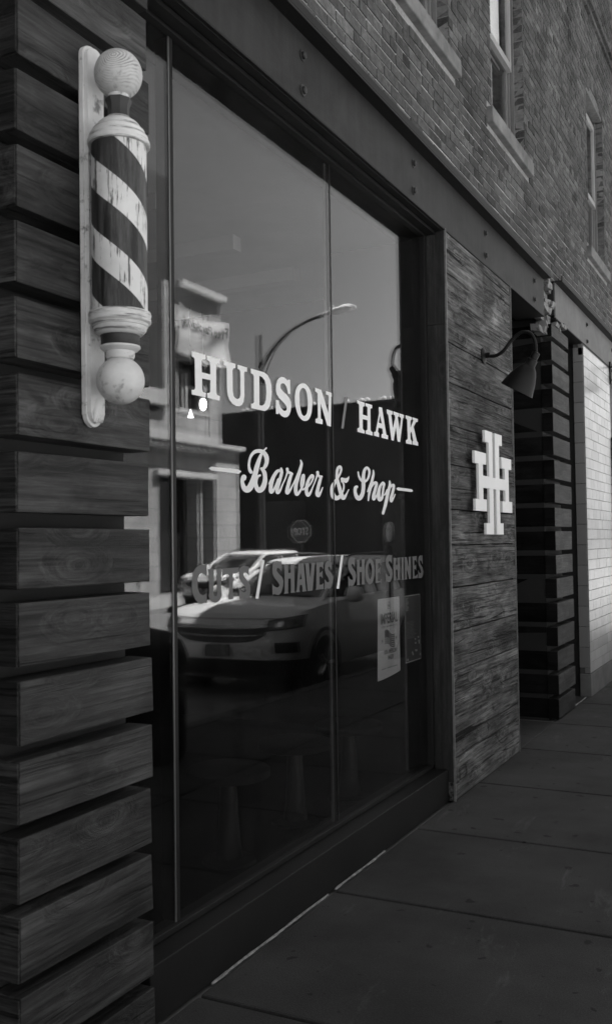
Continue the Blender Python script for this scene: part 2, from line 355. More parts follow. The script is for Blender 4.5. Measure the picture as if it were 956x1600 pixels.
def letters(items,ox,oy,s,plane_x,step=3.0,mb=None,grow=0):
    mb=mb or MB()
    pts=[p for it in items for p in it[1]]
    pad=30; x0=min(p[0] for p in pts)-pad; x1=max(p[0] for p in pts)+pad; y0=min(p[1] for p in pts)-pad; y1=max(p[1] for p in pts)+pad
    gx=np.arange(x0,x1,step); gy=np.arange(y0,y1,step); X,Y=np.meshgrid(gx,gy); f=np.full(X.shape,-1e9)
    for it in items:
        k,P=it[0],it[1]
        bx0=min(p[0] for p in P)-40; bx1=max(p[0] for p in P)+40
        c=(gx>=bx0)&(gx<=bx1); Xs=X[:,c]; Ys=Y[:,c]
        if k in'CD': Q=[tuple(q) for q in catmull(P,True,6)]; v=sd_poly(Q,Xs,Ys)
        elif k in'PH': v=sd_poly(P,Xs,Ys)
        else: v=sd_stroke(P,Xs,Ys)
        if k in'PCS': f[:,c]=np.maximum(f[:,c],v)
        else: f[:,c]=np.minimum(f[:,c],-v)
    f+=grow
    vid={}
    def W(px,py):
        key=(round(px,3),round(py,3))
        if key not in vid:
            w_=onplane(ox+px/s,oy+py/s,0,plane_x); vid[key]=len(mb.V); mb.V.append(tuple(map(float,w_)))
        return vid[key]
    ny,nx=f.shape
    for j in range(ny-1):
        run=None
        for i in range(nx):
            if i<nx-1: q=[f[j,i],f[j,i+1],f[j+1,i+1],f[j+1,i]]; full=min(q)>0
            else: full=False; q=[-1]*4
            if full:
                if run is None: run=i
                continue
            if run is not None:
                mb.F.append((W(gx[run],gy[j]),W(gx[run],gy[j+1]),W(gx[i],gy[j+1]),W(gx[i],gy[j]))); run=None
            if max(q)<=0: continue
            c=[(gx[i],gy[j]),(gx[i+1],gy[j]),(gx[i+1],gy[j+1]),(gx[i],gy[j+1])]; poly=[]
            for k in range(4):
                a,b=q[k],q[(k+1)%4]
                if a>0: poly.append(c[k])
                if (a>0)!=(b>0):
                    t=a/(a-b); poly.append((c[k][0]+(c[(k+1)%4][0]-c[k][0])*t,c[k][1]+(c[(k+1)%4][1]-c[k][1])*t))
            ids=[]
            for p in poly:
                w_=W(*p)
                if not ids or ids[-1]!=w_: ids.append(w_)
            if len(ids)>2 and ids[0]==ids[-1]: ids.pop()
            if len(ids)>2: mb.F.append(tuple(ids[::-1]))
    return mb
#@@PART2
# ================================================================== SETTING
def struct(name,mb,mat,**k): return tag(mb.build(name,mat,**k),kind='structure')
g=MB(); g.box(-60,140,-60,160,-.6,-.3); struct('ground',g,M_asphalt)
g=MB(); g.box(2.70,12.2,-40,110,-.29,-.13); struct('road',g,M_asphalt)
g=MB()
ys=[-9.6,-8.4,-7.2,-6.0,-4.8,-3.6,-2.4,-1.2,-.3,.72,1.82,2.93,4.06,5.13,6.27,7.43,8.55,9.7,10.85,12,13.2,14.4,15.6,16.8,18,19.2]
for a,b in zip(ys,ys[1:]):
    g.box(-.022,1.33,a+.007,b-.007,-.09,0); g.box(1.345,2.53,a+.007,b-.007,-.09,0.0)
g.box(-1.6,-.022,7.30,8.60,-.09,-.001); g.box(-1.0,-.022,9.42,10.12,-.09,.0)
g.box(-9,-.0225,19.2,60,-.09,0); g.box(-.022,2.53,19.22,60,-.09,0)
sw=struct('sidewalk',g,M_conc,bevel=.009)
g=MB(); g.box(-.5,2.53,-9.6,60,-.2,-.014); struct('sidewalk_bedding',g,M_plinth)
g=MB(); g.box(2.532,2.70,-30,60,-.25,.004); struct('kerb',g,M_kerb,bevel=.015)
g=MB(); g.box(12.2,16,-30,33,-.25,0); g.box(12.2,12.9,33.5,90,-.25,0); struct('far_sidewalk',g,M_farwalk)
g=MB(); g.box(-7,-.20,-1,7.2,.0,.1); struct('interior_floor',g,M_intfloor)
g=MB()
def wobble(y0,y1):
    n=int((y1-y0)/.02); V=[]
    for i in range(n+1):
        y=y0+(y1-y0)*i/n; wd=.0042+.0016*math.sin(y*31)+rng.uniform(-.0016,.0016); c=-.028+.0015*math.sin(y*13)
        V+=[(c-wd,y,.001),(c+wd,y,.001),(c+wd*.5,y,.008),(c-wd*.5,y,.008)]
    Fc=[]
    for i in range(n):
        a=i*4
        for k in range(4): Fc.append((a+k,a+(k+1)%4,a+4+(k+1)%4,a+4+k))
    Fc+= [(0,3,2,1),(n*4,n*4+1,n*4+2,n*4+3)]
    g.add(V,Fc)
for (a_,b_,lb_) in ((3.02,4.0,'nearest ragged bead of pale sealant where sidewalk meets the storefront base'),(4.075,4.68,'second ragged bead of pale sealant below the right hand shop window pane'),(9.44,10.05,'far bead of pale sealant between the timber pillar and the white tiles')):
    g=MB(); wobble(a_,b_); tag(g.build('joint_sealant',M_caulk),lb_,'sealant','sealant beads along the foot of the wall')


# ================================================================== BRICK BUILDING
bd=thing('brick_building','old two storey brick building rising above the barber shop front','building',(0,6,0))
W_OP=[(1.03,2.0,4.74,6.45),(2.98,3.95,4.74,6.45),(4.93,5.90,4.74,6.45),(6.88,7.85,4.74,6.45),(10.63,11.60,4.74,6.50)]
TOP=8.7; Y0,Y1=-9.,18.
g=MB()
yc=sorted(set([Y0,Y1]+[v for o in W_OP for v in o[:2]])); zc=sorted(set([3.97,4.74,6.45,6.5,TOP]))
for a,b in zip(yc,yc[1:]):
    for c,d in zip(zc,zc[1:]):
        if any(o[0]<=a+.001 and b<=o[1]+.001 and o[2]<=c+.001 and d<=o[3]+.001 for o in W_OP): continue
        g.box(-.40,-.0042,a,b,c,d)
g.build('mortar_bed',M_mortar,bd)
g=MB(); BH,BL,MO=.0567,.192,.0112
row=0; z=3.974
while z<TOP-.02:
    y=0.3+(row%2)*(BL+MO)/2+rng.uniform(-.01,.01); head=(row%7==5)
    L=BL if not head else .092
    while y<17.9:
        l=L+rng.uniform(-.004,.004); a,b=y,y+l; y+=l+MO
        segs=[(a,b)]
        for o in W_OP:
            top=o[3]+.12*(1-((a+b)/2-(o[0]+o[1])/2)**2/((o[1]-o[0])/2)**2) if o[0]<(a+b)/2<o[1] else o[3]
            if z+BH<o[2]-.12+.0 or z>top: continue
            if z<o[2]: lo,hi=(o[0]-.13,o[1]+.13)
            else: lo,hi=o[0],o[1]
            ns=[]
            snapj=z>=o[2]
            for s0,s1 in segs:
                if s1<=lo or s0>=hi:
                    if snapj and 0<=lo-s1<.03: s1=lo
                    if snapj and 0<=s0-hi<.03: s0=hi
                    ns.append((s0,s1)); continue
                if s0<lo-.015: ns.append((s0,lo-.004 if z<o[2] else lo))
                if s1>hi+.015: ns.append((hi+.004 if z<o[2] else hi,s1))
            segs=ns
        for s0,s1 in segs:
            dx=rng.uniform(-.0012,.0032); dz=rng.uniform(-.002,.002); V=[]
            for x in(-.10,dx):
                for yy in(s0,s1):
                    for zz in(z+dz,z+BH+dz): V.append((x+rng.uniform(-.0012,.0012),yy+rng.uniform(-.002,.002),zz+rng.uniform(-.0018,.0018)))
            g.add(V,[(0,1,3,2),(4,6,7,5),(0,4,5,1),(2,3,7,6),(0,2,6,4),(1,5,7,3)])
    z+=BH+MO; row+=1
g.build('brick_face',M_brick,bd)
# belt course
g=MB(); 
for k,(zz,dx) in enumerate(((7.42,.03),(7.49,.06),(7.56,.03))): 
    y=.3+k*.1
    while y<17.9: g.box(-.09,dx+rng.uniform(-.002,.002),y,y+BL,zz,zz+BH,.0015); y+=BL+MO
g.build('belt_course',M_brick,bd)
g=MB(); g.box(-8,-.42,Y0,Y1,3.75,3.9); g.box(-8.2,-8,Y0,Y1,0,TOP); g.box(-8,.0,Y0-.2,Y0,0,TOP); g.box(-8,0,Y1,Y1+.2,0,TOP); g.box(-8,.02,Y0,Y1,TOP,TOP+.12)
g.build('shell_wall',M_darkbrick,bd)
g=MB(); g.box(-8,-.42,Y0,Y1,TOP-.3,TOP-.2); g.build('roof',M_black,bd)
for o in W_OP:
    y0,y1,z0,z1=o; arch=o is W_OP[-1]
    fr=MB(); fx0,fx1=-.16,-.105
    fr.box(fx0,fx1,y0+.001,y0+.055,z0,z1-.001); fr.box(fx0,fx1,y1-.055,y1-.001,z0,z1-.001); fr.box(fx0,fx1,y0+.055,y1-.055,z1-.07,z1-.001); fr.box(fx0,fx1+.01,y0+.055,y1-.055,z0,z0+.05)
    fr.box(fx1+.001,-.075,y0+.001,y0+.022,z0,z1-.002); fr.box(fx1+.001,-.075,y1-.022,y1-.001,z0,z1-.002)
    wn=fr.build('window',M_sash,bd,bevel=.003)
    zm=5.50
    s=MB(); s.box(-.150,-.118,y0+.057,y0+.105,z0+.052,zm); s.box(-.150,-.118,y1-.105,y1-.057,z0+.052,zm); s.box(-.150,-.118,y0+.105,y1-.105,z0+.052,z0+.12); s.box(-.150,-.118,y0+.105,y1-.105,zm-.04,zm)
    s.build('lower_sash',M_sash,wn)
    s=MB(); s.box(-.116,-.082,y0+.057,y0+.10,zm-.045,z1-.07); s.box(-.116,-.082,y1-.10,y1-.057,zm-.045,z1-.07); s.box(-.116,-.082,y0+.10,y1-.10,z1-.13,z1-.07); s.box(-.116,-.078,y0+.10,y1-.10,zm-.045,zm+.01)
    s.build('upper_sash',M_sashlt,wn)
    s=MB(); s.box(-.135,-.131,y0+.10,y1-.10,z0+.1,zm-.03); s.box(-.102,-.098,y0+.095,y1-.095,zm,z1-.12); s.build('pane',M_panes,wn)
    s=MB(); s.box(-.175,-.170,y0+.09,y1-.09,zm-.02,z1-.1); s.build('blind',M_blind,wn)
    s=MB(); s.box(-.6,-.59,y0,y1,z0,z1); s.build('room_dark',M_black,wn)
    if arch:
        V=[(y0+.003,z1)]+[(y0+.003+(y1-y0-.006)*k/16, z1+.118*(1-(k/8-1)**2)) for k in range(17)]+[(y1-.003,z1)]
        prism(V,-.17,-.10).build('arch_panel',M_sashlt,wn)
        s=MB()
        for k in range(15):
            t=k/14*2-1; yy=(y0+y1)/2+t*(.5); zz=z1+.13*(1-t*t)+.006; s.box(-.09,.003,yy-.028,yy+.028,zz,zz+.10)
        s.build('arch_brick',M_brick,bd)
    s=MB(); s.box(-.12,.045,y0-.125,y1+.125,z0-.118,z0-.002,.003); s.build('sill',M_stone,bd,bevel=.008)
# interior of the shop
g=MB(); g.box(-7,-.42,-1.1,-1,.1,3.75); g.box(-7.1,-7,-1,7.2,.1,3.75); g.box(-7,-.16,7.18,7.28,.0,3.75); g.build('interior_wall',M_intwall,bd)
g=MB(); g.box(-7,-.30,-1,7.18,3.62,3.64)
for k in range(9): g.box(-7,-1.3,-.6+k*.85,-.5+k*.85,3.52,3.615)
g.build('ceiling',M_intceil,bd)
# wall below the beam left of the first pillar (outside the frame) and structural piers behind the cladding
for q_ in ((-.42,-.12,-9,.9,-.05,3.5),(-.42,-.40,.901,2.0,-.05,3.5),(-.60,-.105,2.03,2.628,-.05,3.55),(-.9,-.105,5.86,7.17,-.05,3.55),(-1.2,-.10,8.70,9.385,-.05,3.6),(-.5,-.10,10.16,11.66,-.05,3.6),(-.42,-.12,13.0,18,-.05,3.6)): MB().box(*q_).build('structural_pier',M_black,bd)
g=MB(); g.box(-.40,-.012,-9,8.43,3.58,3.868); g.box(-.40,-.012,8.87,18,3.655,3.94); g.build('lintel_core',M_black,bd)
# broken brick left between the two beams
g=MB(); z=3.44; r_=0
while z<3.98:
    for (a,b) in ((8.46,8.64),(8.65,8.84)) if r_%2 else ((8.44,8.56),(8.57,8.74),(8.75,8.86)):
        if z<3.55 and rng.random()<.35: continue
        d=rng.uniform(-.07,.012); e=rng.uniform(-.02,.03); g.box(-.13,d,a+e*.4,b+e,z,z+.056,.012)
    z+=.067; r_+=1
for k,(a,zz) in enumerate(((8.9,3.50),(9.02,3.53),(9.1,3.58),(9.18,3.6),(8.95,3.565),(9.05,3.62))): g.box(-.1,rng.uniform(-.01,.02),a,a+.12,zz,zz+.045,.012)
g.build('broken_brick_pier',wornwhite('limewashed_brick',.2,.9,False,base=.19),bd)

# ================================================================== STEEL BEAMS
def beam(label,y0,y1,zb,zt,mat,bolts):
    t=thing('steel_beam',label,'beam',(0,(y0+y1)/2,zb),'riveted steel beams over the shop fronts')
    MB().box(-.010,.002,y0,y1,zb,zt-.001).build('web',mat,t)
    g=MB(); g.box(-.30,.070,y0,y1,zt,zt+.012); g.box(.062,.070,y0,y1,zt+.0125,zt+.055); g.box(-.25,.004,y0,y1,zb-.012,zb-.001); g.build('flange',M_blackpaint,t,bevel=.002)
    for y in bolts:
        for z in (zb+.06 if zb<3.6 else zb+.045,zt-.10):
            b=MB(); b.lathe([(.026,.0022),(.026,.006),(.017,.0065),(.0165,.017),(.010,.021)],(0,y,z),'X',12); b.build('bolt',M_bolt,t)
beam('long dark painted steel beam over the barber shop window, bolts in pairs',-9,8.42,3.557,3.875,M_steel,[.98,2.38,3.795,5.195,6.635,8.06])
beam('lighter grey steel beam over the white tiled pier at the far end',8.87,17,3.632,3.955,M_steel2,[10.35,11.92])

# ================================================================== PILLARS OF SPACED TIMBERS
def pillar(label,ya,yb,depth,tops,h,mf,ms,nm='slatted_pillar',jl=.012):
    t=thing(nm,label,'pillar',(0,(ya+yb)/2,0),'timber clad pillars of the shop front')
    g=MB(); s=MB()
    for zt in tops:
        z0=max(zt-h,.0); z1=min(zt,3.54)
        if z1-z0<.03: continue
        a=ya+rng.uniform(-jl*.3,jl*.2); b=yb+rng.uniform(-jl,jl*.4); x=rng.uniform(-.004,.003); dz=rng.uniform(-.004,.003)
        g.box(-.098,x,a,b,z0,z1+dz,.0022)
        if depth>1: s.box(-depth,-.1,a+.004,a+.045,z0,z1+dz-.002,.002)
        s.box(-.52 if depth<1 else -.098,x-.002,a-.008,a-.0025,z0+.001,z1+dz-.003,.0012)
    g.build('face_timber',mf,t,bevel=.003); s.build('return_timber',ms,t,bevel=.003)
    return t
T1=[2.9435+.2145*k for k in range(-13,4)]
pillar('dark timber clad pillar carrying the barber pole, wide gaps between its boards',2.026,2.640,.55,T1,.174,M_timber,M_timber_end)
T2=[3.3865-.2135*k for k in range(-1,16)]
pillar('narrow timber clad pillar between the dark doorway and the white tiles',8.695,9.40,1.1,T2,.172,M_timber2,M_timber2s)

# ================================================================== RECLAIMED WOOD PANEL
pn=thing('reclaimed_wood_panel','wall panel of wide weathered barn boards behind the white monogram','panel',(0,6.5,0))
zs=[3.553,3.06,2.85,2.60,2.33,2.08,1.80,1.575,1.31,1.04,.79,.522,.26,.004]
g=MB()
for a,b in zip(zs,zs[1:]):
    n=14; y0,y1=5.748,7.286; x=rng.uniform(-.006,.004); V=[];Fc=[]
    ga=rng.uniform(.001,.004); top=[a-ga-abs(rng.gauss(0,.0022)) for _ in range(n+1)]; bot=[b+ga*.5+abs(rng.gauss(0,.0018)) for _ in range(n+1)]
    if a==3.553: top=[a]*(n+1)
    for i in range(n+1):
        y=y0+(y1-y0)*i/n; V+=[(-.10,y,bot[i]),(-.10,y,top[i]),(x-.002,y,top[i]),(x,y,top[i]-.004),(x,y,bot[i]+.004),(x-.002,y,bot[i])]
    for i in range(n):
        q=i*6
        for k in range(6): Fc.append((q+k,q+(k+1)%6,q+6+(k+1)%6,q+6+k))
    Fc+=[(0,5,4,3,2,1),tuple(n*6+k for k in range(6))]
    g.add(V,Fc)
g.build('board_face',M_barn,pn)
g=MB(); g.box(-.122,-.062,5.738,5.7475,.12,2.955); g.box(-.0615,-.003,5.738,5.7475,.12,2.955); g.box(-.125,-.066,5.736,5.7475,2.957,3.545); g.box(-.0655,-.003,5.737,5.7475,2.957,3.545); g.build('side_board',M_board,pn)
g=MB(); g.box(-.0028,.009,5.736,5.7445,.004,3.553); g.box(-.02,.007,7.288,7.293,.004,3.553); g.build('metal_edge',M_strip,pn)

# ================================================================== DOORWAYS
d=thing('entrance_door','black shop door set deep in the dark recess beside the wood panel','door',(-1.2,7.95,0))
MB().box(-1.24,-1.2,7.34,8.58,.02,.30).box(-1.24,-1.2,7.34,7.44,.30,2.5).box(-1.24,-1.2,8.48,8.58,.30,2.5).box(-1.24,-1.2,7.44,8.48,2.4,2.5).box(-1.24,-1.2,7.34,8.58,2.52,3.5).build('door_leaf',M_blackpaint,d)
MB().box(-1.222,-1.217,7.44,8.48,.30,2.4).build('door_glass',M_shopdark,d)
hd=MB(); hd.tube([(-1.15,8.41,.9),(-1.13,8.41,.93),(-1.13,8.41,1.37),(-1.15,8.41,1.4)],.012); hd.build('handle',M_alu,d)
d=thing('side_door','dark narrow door between the far timber pillar and the white tiles','door',(-.7,9.77,0))
MB().box(-.74,-.70,9.42,10.14,.01,3.6).build('door_leaf',M_blackpaint,d)
MB().box(-.699,-.695,9.5,10.06,.4,2.4).build('door_glass',M_shopdark,d)

# ================================================================== TILED PIER
tp=thing('tiled_pier','bright pier of white glazed tiles on a pale cement plinth','tiled pier',(0,10.9,0))
g=MB(); r_=0; z=.235; ph=.1052
while z<3.60:
    y=10.150-(ph if r_%2 else 0)
    while y<11.68:
        a=max(y,10.150); b=min(y+2*ph-.004,11.688)
        if b-a>.02: g.box(-.015,.004+rng.uniform(-.0006,.0006),a,b,z,min(z+ph-.0045,3.622))
        y+=2*ph
    z+=ph; r_+=1
g.build('tile_face',M_tile,tp,bevel=.0015)
g=MB(); z=.29
while z<3.5: g.box(-.103,-.004,10.131,10.1465,z,min(z+.2045,3.58)); z+=.2095
g.box(-.05,-.004,10.131,10.1465,.235,.286); g.box(-.05,-.004,10.131,10.1465,3.5,3.62)
g.build('trim_tile',M_tiles,tp,bevel=.003)
MB().box(-.099,.000,10.136,11.69,.22,3.628).build('grout',M_grout,tp)
MB().box(-.10,.012,10.118,11.70,-.002,.225).build('plinth',M_plinth,tp,bevel=.006)
nb=thing('neighbour_shopfront','black framed shopfront just past the white tiled pier at the frame edge','shopfront',(0,12.3,0))
MB().box(-.12,-.01,11.705,13.0,2.80,3.60).build('transom_panel',M_plinth,nb)
g=MB(); g.box(-.12,.02,11.71,11.80,0,2.79); g.box(-.12,.02,12.9,13.0,0,2.79); g.box(-.12,.02,11.80,12.9,2.70,2.79); g.box(-.12,.02,11.8,12.9,0,.4); g.build('frame',M_blackpaint,nb)
MB().box(-.08,-.06,11.8,12.9,.4,2.7).build('glass',M_shopdark,nb)
wl=thing('wall_bracket_lamp','black iron bracket lamp at the top right corner of the tiled pier','lamp',(0,11.75,3.5))
g=MB(); g.box(.003,.02,11.69,11.75,3.42,3.68); g.tube([(.02,11.72,3.62),(.20,11.72,3.62),(.24,11.72,3.60),(.25,11.72,3.55)],.010); g.tube([(.02,11.72,3.46),(.10,11.72,3.55),(.18,11.72,3.61)],.007); g.build('bracket',M_lampblack,wl)
g=MB(); g.lathe([(.03,.12),(.045,.10),(.05,.02),(.10,-.03),(.12,-.10),(.115,-.10),(.09,-.03)],(.25,11.72,3.45),'Z',20,False); g.build('lamp_shade',M_lampblack,wl)

# ================================================================== STOREFRONT WINDOW
XG=-.148
sf=thing('storefront_window','tall dark framed barber shop window with white painted lettering and street reflections','shop window',(-.15,4.2,0))
g=MB()
g.box(-.20,-.036,2.66,5.735,.0,.196); g.build('bulkhead',M_blackpaint,sf,bevel=.004)
g=MB(); g.box(-.20,-.128,2.66,5.735,.1975,.222); g.box(-.205,-.118,2.66,5.735,3.515,3.56); g.box(-.20,-.118,5.695,5.736,.222,3.515); g.build('frame',M_blackpaint,sf,bevel=.003)
g=MB(); g.box(-.192,-.08,2.66,5.735,3.5605,3.575); g.box(-.112,-.06,2.66,5.733,3.525,3.556);g.box(-.05,-.012,2.66,5.733,3.54,3.556); g.build('head_trim',M_blackpaint,sf)
for a,b in ((2.64,2.975),(2.979,4.372),(4.376,5.694)):
    g=MB(); g.box(-.1500,-.1485,a,b,.2225,3.5145)
    tl=.0019 if a>2.9 else .0012; V=[];
    xa,xb=-.1515,-.1515-(b-a)*tl
    g.add([(xa-.004,a,.2225),(xb-.004,b,.2225),(xb-.004-.004,b,3.5145),(xa-.004-.004,a,3.5145),(xa,a,.2225),(xb,b,.2225),(xb-.004,b,3.5145),(xa-.004,a,3.5145)],[(0,3,2,1),(4,5,6,7),(0,1,5,4),(3,7,6,2),(0,4,7,3),(1,2,6,5)])
    g.build('glass_pane',M_glass,sf)
def mullion(y):
    g=MB(); g.box(-.148,-.1462,y-.004,y+.007,.2225,3.5145); o=g.build('mullion',M_blackpaint,sf)
    MB().box(-.172,-.1625,y-.028,y-.012,.2225,3.5145).build('spacer_bar',M_alu,o)
    MB().box(-.180,-.1625,y-.011,y+.010,.2225,3.5145).build('rear_bar',M_blackpaint,o)
mullion(4.376)
g=MB(); g.box(-.21,-.1462,2.975,2.997,.2225,3.5145); o=g.build('mullion',M_blackpaint,sf)
MB().box(-.150,-.1455,2.968,2.9745,.2225,3.5145).build('metal_bead',M_bead,o)
L=[]
A=(295,540,7.0815);B=(425,580,7.967);Cc=(550,615,8.6909);D=(370,690,6.829);E=(510,720,6.829);Fz=(295,860,7.648);G=(420,860,7.648);I=(540,860,7.648);K=(320,690,4.78)
tH=MB()
letters([('P',[(35,60),(183,102),(188,150),(155,150),(143,170),(146,295),(240,320),(237,190),(228,172),(203,160),(200,112),(343,150),(342,200),(318,196),(303,210),(305,520),(312,545),(345,560),(342,610),(206,577),(204,525),(232,522),(240,505),(240,383),(148,362),(150,480),(158,512),(190,528),(186,572),(35,540),(33,490),(62,488),(72,470),(66,150),(55,128),(35,120)]),
('P',[(385,163),(518,203),(518,248),(495,252),(484,275),(488,500),(497,555),(515,582),(540,593),(562,580),(572,550),(570,290),(562,268),(540,258),(540,210),(645,243),(645,290),(620,286),(614,300),(616,560),(608,620),(590,655),(560,670),(525,668),(485,645),(450,600),(432,550),(424,480),(420,250),(410,226),(388,212)]),
('P',[(686,253),(830,295),(870,325),(898,375),(914,440),(918,520),(912,600),(895,670),(872,708),(840,724),(690,692),(688,645),(712,640),(722,625),(720,340),(710,318),(688,305)]),('H',[(780,333),(815,350),(840,385),(855,440),(858,520),(852,600),(838,645),(815,664),(782,660)])],*A,XG,mb=tH)
letters([('P',[(225,110),(228,285),(200,282),(192,240),(178,190),(155,155),(130,148),(110,160),(104,185),(110,215),(135,250),(180,290),(215,335),(235,385),(239,440),(232,500),(215,545),(190,570),(155,575),(120,558),(95,530),(84,515),(80,535),(50,530),(48,358),(85,365),(90,405),(110,455),(140,490),(165,495),(182,480),(184,455),(170,420),(130,375),(85,330),(58,285),(48,235),(50,170),(65,115),(90,82),(120,72),(150,78),(175,95),(192,118),(203,104)]),
('C',[(382,150),(425,165),(465,220),(490,290),(500,370),(498,460),(485,540),(455,600),(410,620),(365,600),(325,545),(300,470),(285,390),(285,300),(300,220),(335,168)]),('D',[(383,208),(412,225),(432,270),(441,330),(445,400),(442,470),(430,530),(400,558),(375,540),(358,490),(345,420),(342,350),(342,280),(355,230)]),
('P',[(535,205),(612,232),(700,520),(705,330),(700,300),(670,290),(670,247),(757,275),(755,322),(735,318),(732,690),(685,675),(605,400),(607,590),(630,605),(628,662),(542,642),(540,592),(560,592),(570,575),(566,280),(556,262),(537,252)])],*B,XG,mb=tH)
letters([('P',[(68,90),(168,125),(168,172),(150,175),(145,190),(143,285),(207,305),(207,190),(200,175),(180,170),(178,127),(270,155),(270,200),(252,200),(247,215),(250,490),(255,510),(278,525),(278,572),(183,545),(184,500),(203,495),(207,480),(207,362),(143,345),(143,470),(150,490),(170,500),(168,545),(72,518),(70,470),(90,468),(98,450),(94,155),(86,138),(68,132)]),
('P',[(362,180),(405,192),(463,560),(487,570),(485,622),(397,598),(398,550),(418,545),(408,475),(358,462),(348,515),(365,545),(365,592),(296,570),(296,522),(320,515),(365,260),(360,225)]),('H',[(378,300),(362,395),(402,408)]),
('P',[(468,212),(548,240),(547,285),(530,285),(552,470),(583,330),(577,295),(560,285),(556,240),(637,268),(635,310),(617,315),(643,490),(663,350),(658,325),(640,315),(641,268),(702,290),(700,330),(688,335),(650,658),(615,650),(592,450),(563,640),(532,632),(490,290),(470,265)]),
('P',[(723,293),(808,320),(808,355),(795,360),(792,375),(790,465),(825,375),(828,360),(815,350),(815,322),(890,345),(888,385),(866,388),(833,450),(877,645),(893,665),(895,710),(817,690),(817,650),(828,640),(803,515),(790,540),(792,620),(808,645),(808,692),(730,675),(728,630),(748,625),(752,605),(746,360),(738,342),(725,338)])],*Cc,XG,mb=tH)
o=tH.build('shop_name_lettering',M_white_vinyl,sf); o['label']='large white slab serif words HUDSON HAWK'
o=letters([('P',[(912,318),(942,326),(890,715),(860,712)])],*B,XG).build('slash_mark',M_mid_vinyl,sf); o['label']='grey slash between HUDSON and HAWK'
tB=MB()
letters([('P',[(28,200),(50,187),(245,207),(275,222),(255,240),(50,215)])],*K,XG,mb=tB)
letters([('S',[(152,325,18),(138,300,16),(130,250,13),(138,190,13),(160,140,15),(195,108,18),(240,100,20),(285,115,22),(315,160,24),(320,210,22),(308,255,20),(285,285,15),(260,288,13)]),
('S',[(275,105,7),(295,88,8),(315,69,8)]),
('S',[(272,112,12),(240,190,20),(215,270,26),(195,350,28),(170,430,32),(140,490,34),(110,513,32),(80,495,27),(62,450,20),(60,410,20),(76,378,26),(80,395,20)]),
('S',[(265,290,14),(292,325,22),(302,380,22),(297,440,26),(275,495,28),(245,518,28),(217,500,24),(202,450,20),(210,405,15),(230,370,11),(248,360,11)]),
('S',[(343,450,7),(365,410,10),(395,360,14),(430,318,17),(455,310,14)]),
('S',[(425,325,16),(395,375,17),(370,440,21),(362,500,21),(368,535,21),(390,520,14),(415,470,10),(440,400,9)]),
('S',[(473,288,12),(478,330,17),(462,400,17),(445,460,17),(430,515,19),(437,543,18),(462,520,12),(492,450,8),(520,390,8),(538,330,9)]),
('S',[(538,292,15),(545,322,13),(570,335,15),(588,345,14)]),
('S',[(582,350,15),(565,400,18),(550,460,19),(538,510,20),(538,545,20),(563,525,13),(588,480,9),(618,420,8),(650,340,8)]),
('S',[(681,200,8),(690,240,14),(672,310,18),(650,390,19),(632,460,19),(628,520,20),(638,560,18),(660,548,14),(695,490,11),(712,430,12),(712,360,14),(697,380,12),(686,440,11),(690,490,11),(705,512,10),(728,495,8)]),
('S',[(728,498,8),(758,480,9),(785,450,9),(808,405,10),(815,370,12),(800,362,16)]),
('S',[(800,362,16),(770,400,15),(750,460,18),(742,530,18),(758,568,20),(782,548,13),(812,480,8),(840,410,8),(858,350,9)]),
('S',[(861,328,16),(868,360,13),(890,375,14),(906,372,10)]),
('S',[(897,378,15),(880,440,17),(865,500,18),(856,555,20),(872,575,17),(897,535,10),(915,490,6)])],*D,XG,mb=tB,step=2.5)
letters([('S',[(112,105,14),(110,170,15),(122,230,18),(138,290,20),(155,350,22),(175,392,24),(195,385,15),(218,345,8),(236,308,5)]),
('S',[(112,110,15),(124,75,15),(146,64,14),(156,92,12),(145,135,11),(120,180,13),(88,230,18),(65,280,23),(62,335,23),(75,378,27),(105,398,24),(132,388,20),(160,355,11),(180,310,9),(185,260,9),(175,232,9)]),
('P',[(150,190),(160,177),(200,187),(225,180),(240,158),(242,185),(230,220),(208,238),(180,224),(155,232)]),
('S',[(337,120,8),(345,165,10),(368,205,13),(400,222,13),(430,205,12),(450,165,12),(456,110,13),(432,74,14),(406,100,16),(393,160,18),(393,220,20),(392,300,20),(380,360,21),(350,400,24),(322,385,21),(305,335,17),(308,290,17),(322,278,15)]),
('S',[(498,102,7),(500,140,12),(487,200,15),(470,280,15),(455,350,13),(445,422,8)]),('S',[(436,330,6),(455,280,9),(475,235,11)]),
('S',[(462,320,8),(492,255,12),(520,232,15),(532,250,15),(517,310,16),(502,370,18),(503,408,16),(525,385,10),(548,335,8)]),
('S',[(600,235,14),(572,270,14),(556,330,18),(556,390,19),(568,415,19),(590,395,15),(600,340,12),(606,290,12),(612,250,14),(600,235,14)]),('S',[(598,355,9),(620,362,8),(645,310,8)]),
('S',[(672,218,9),(674,260,14),(657,330,17),(642,400,17),(627,470,17),(610,530,15),(602,560,14)]),('S',[(652,340,8),(680,280,10),(710,258,14),(714,290,14),(700,350,15),(687,400,16),(690,430,14),(712,400,8),(730,358,6)]),
('P',[(740,297),(760,283),(905,303),(922,320),(908,333),(760,315)])],*E,XG,mb=tB,step=2.5)
o=tB.build('script_lettering',M_cream_vinyl,sf); o['label']='cream brush script words Barber & Shop between two dashes'
tC=MB()
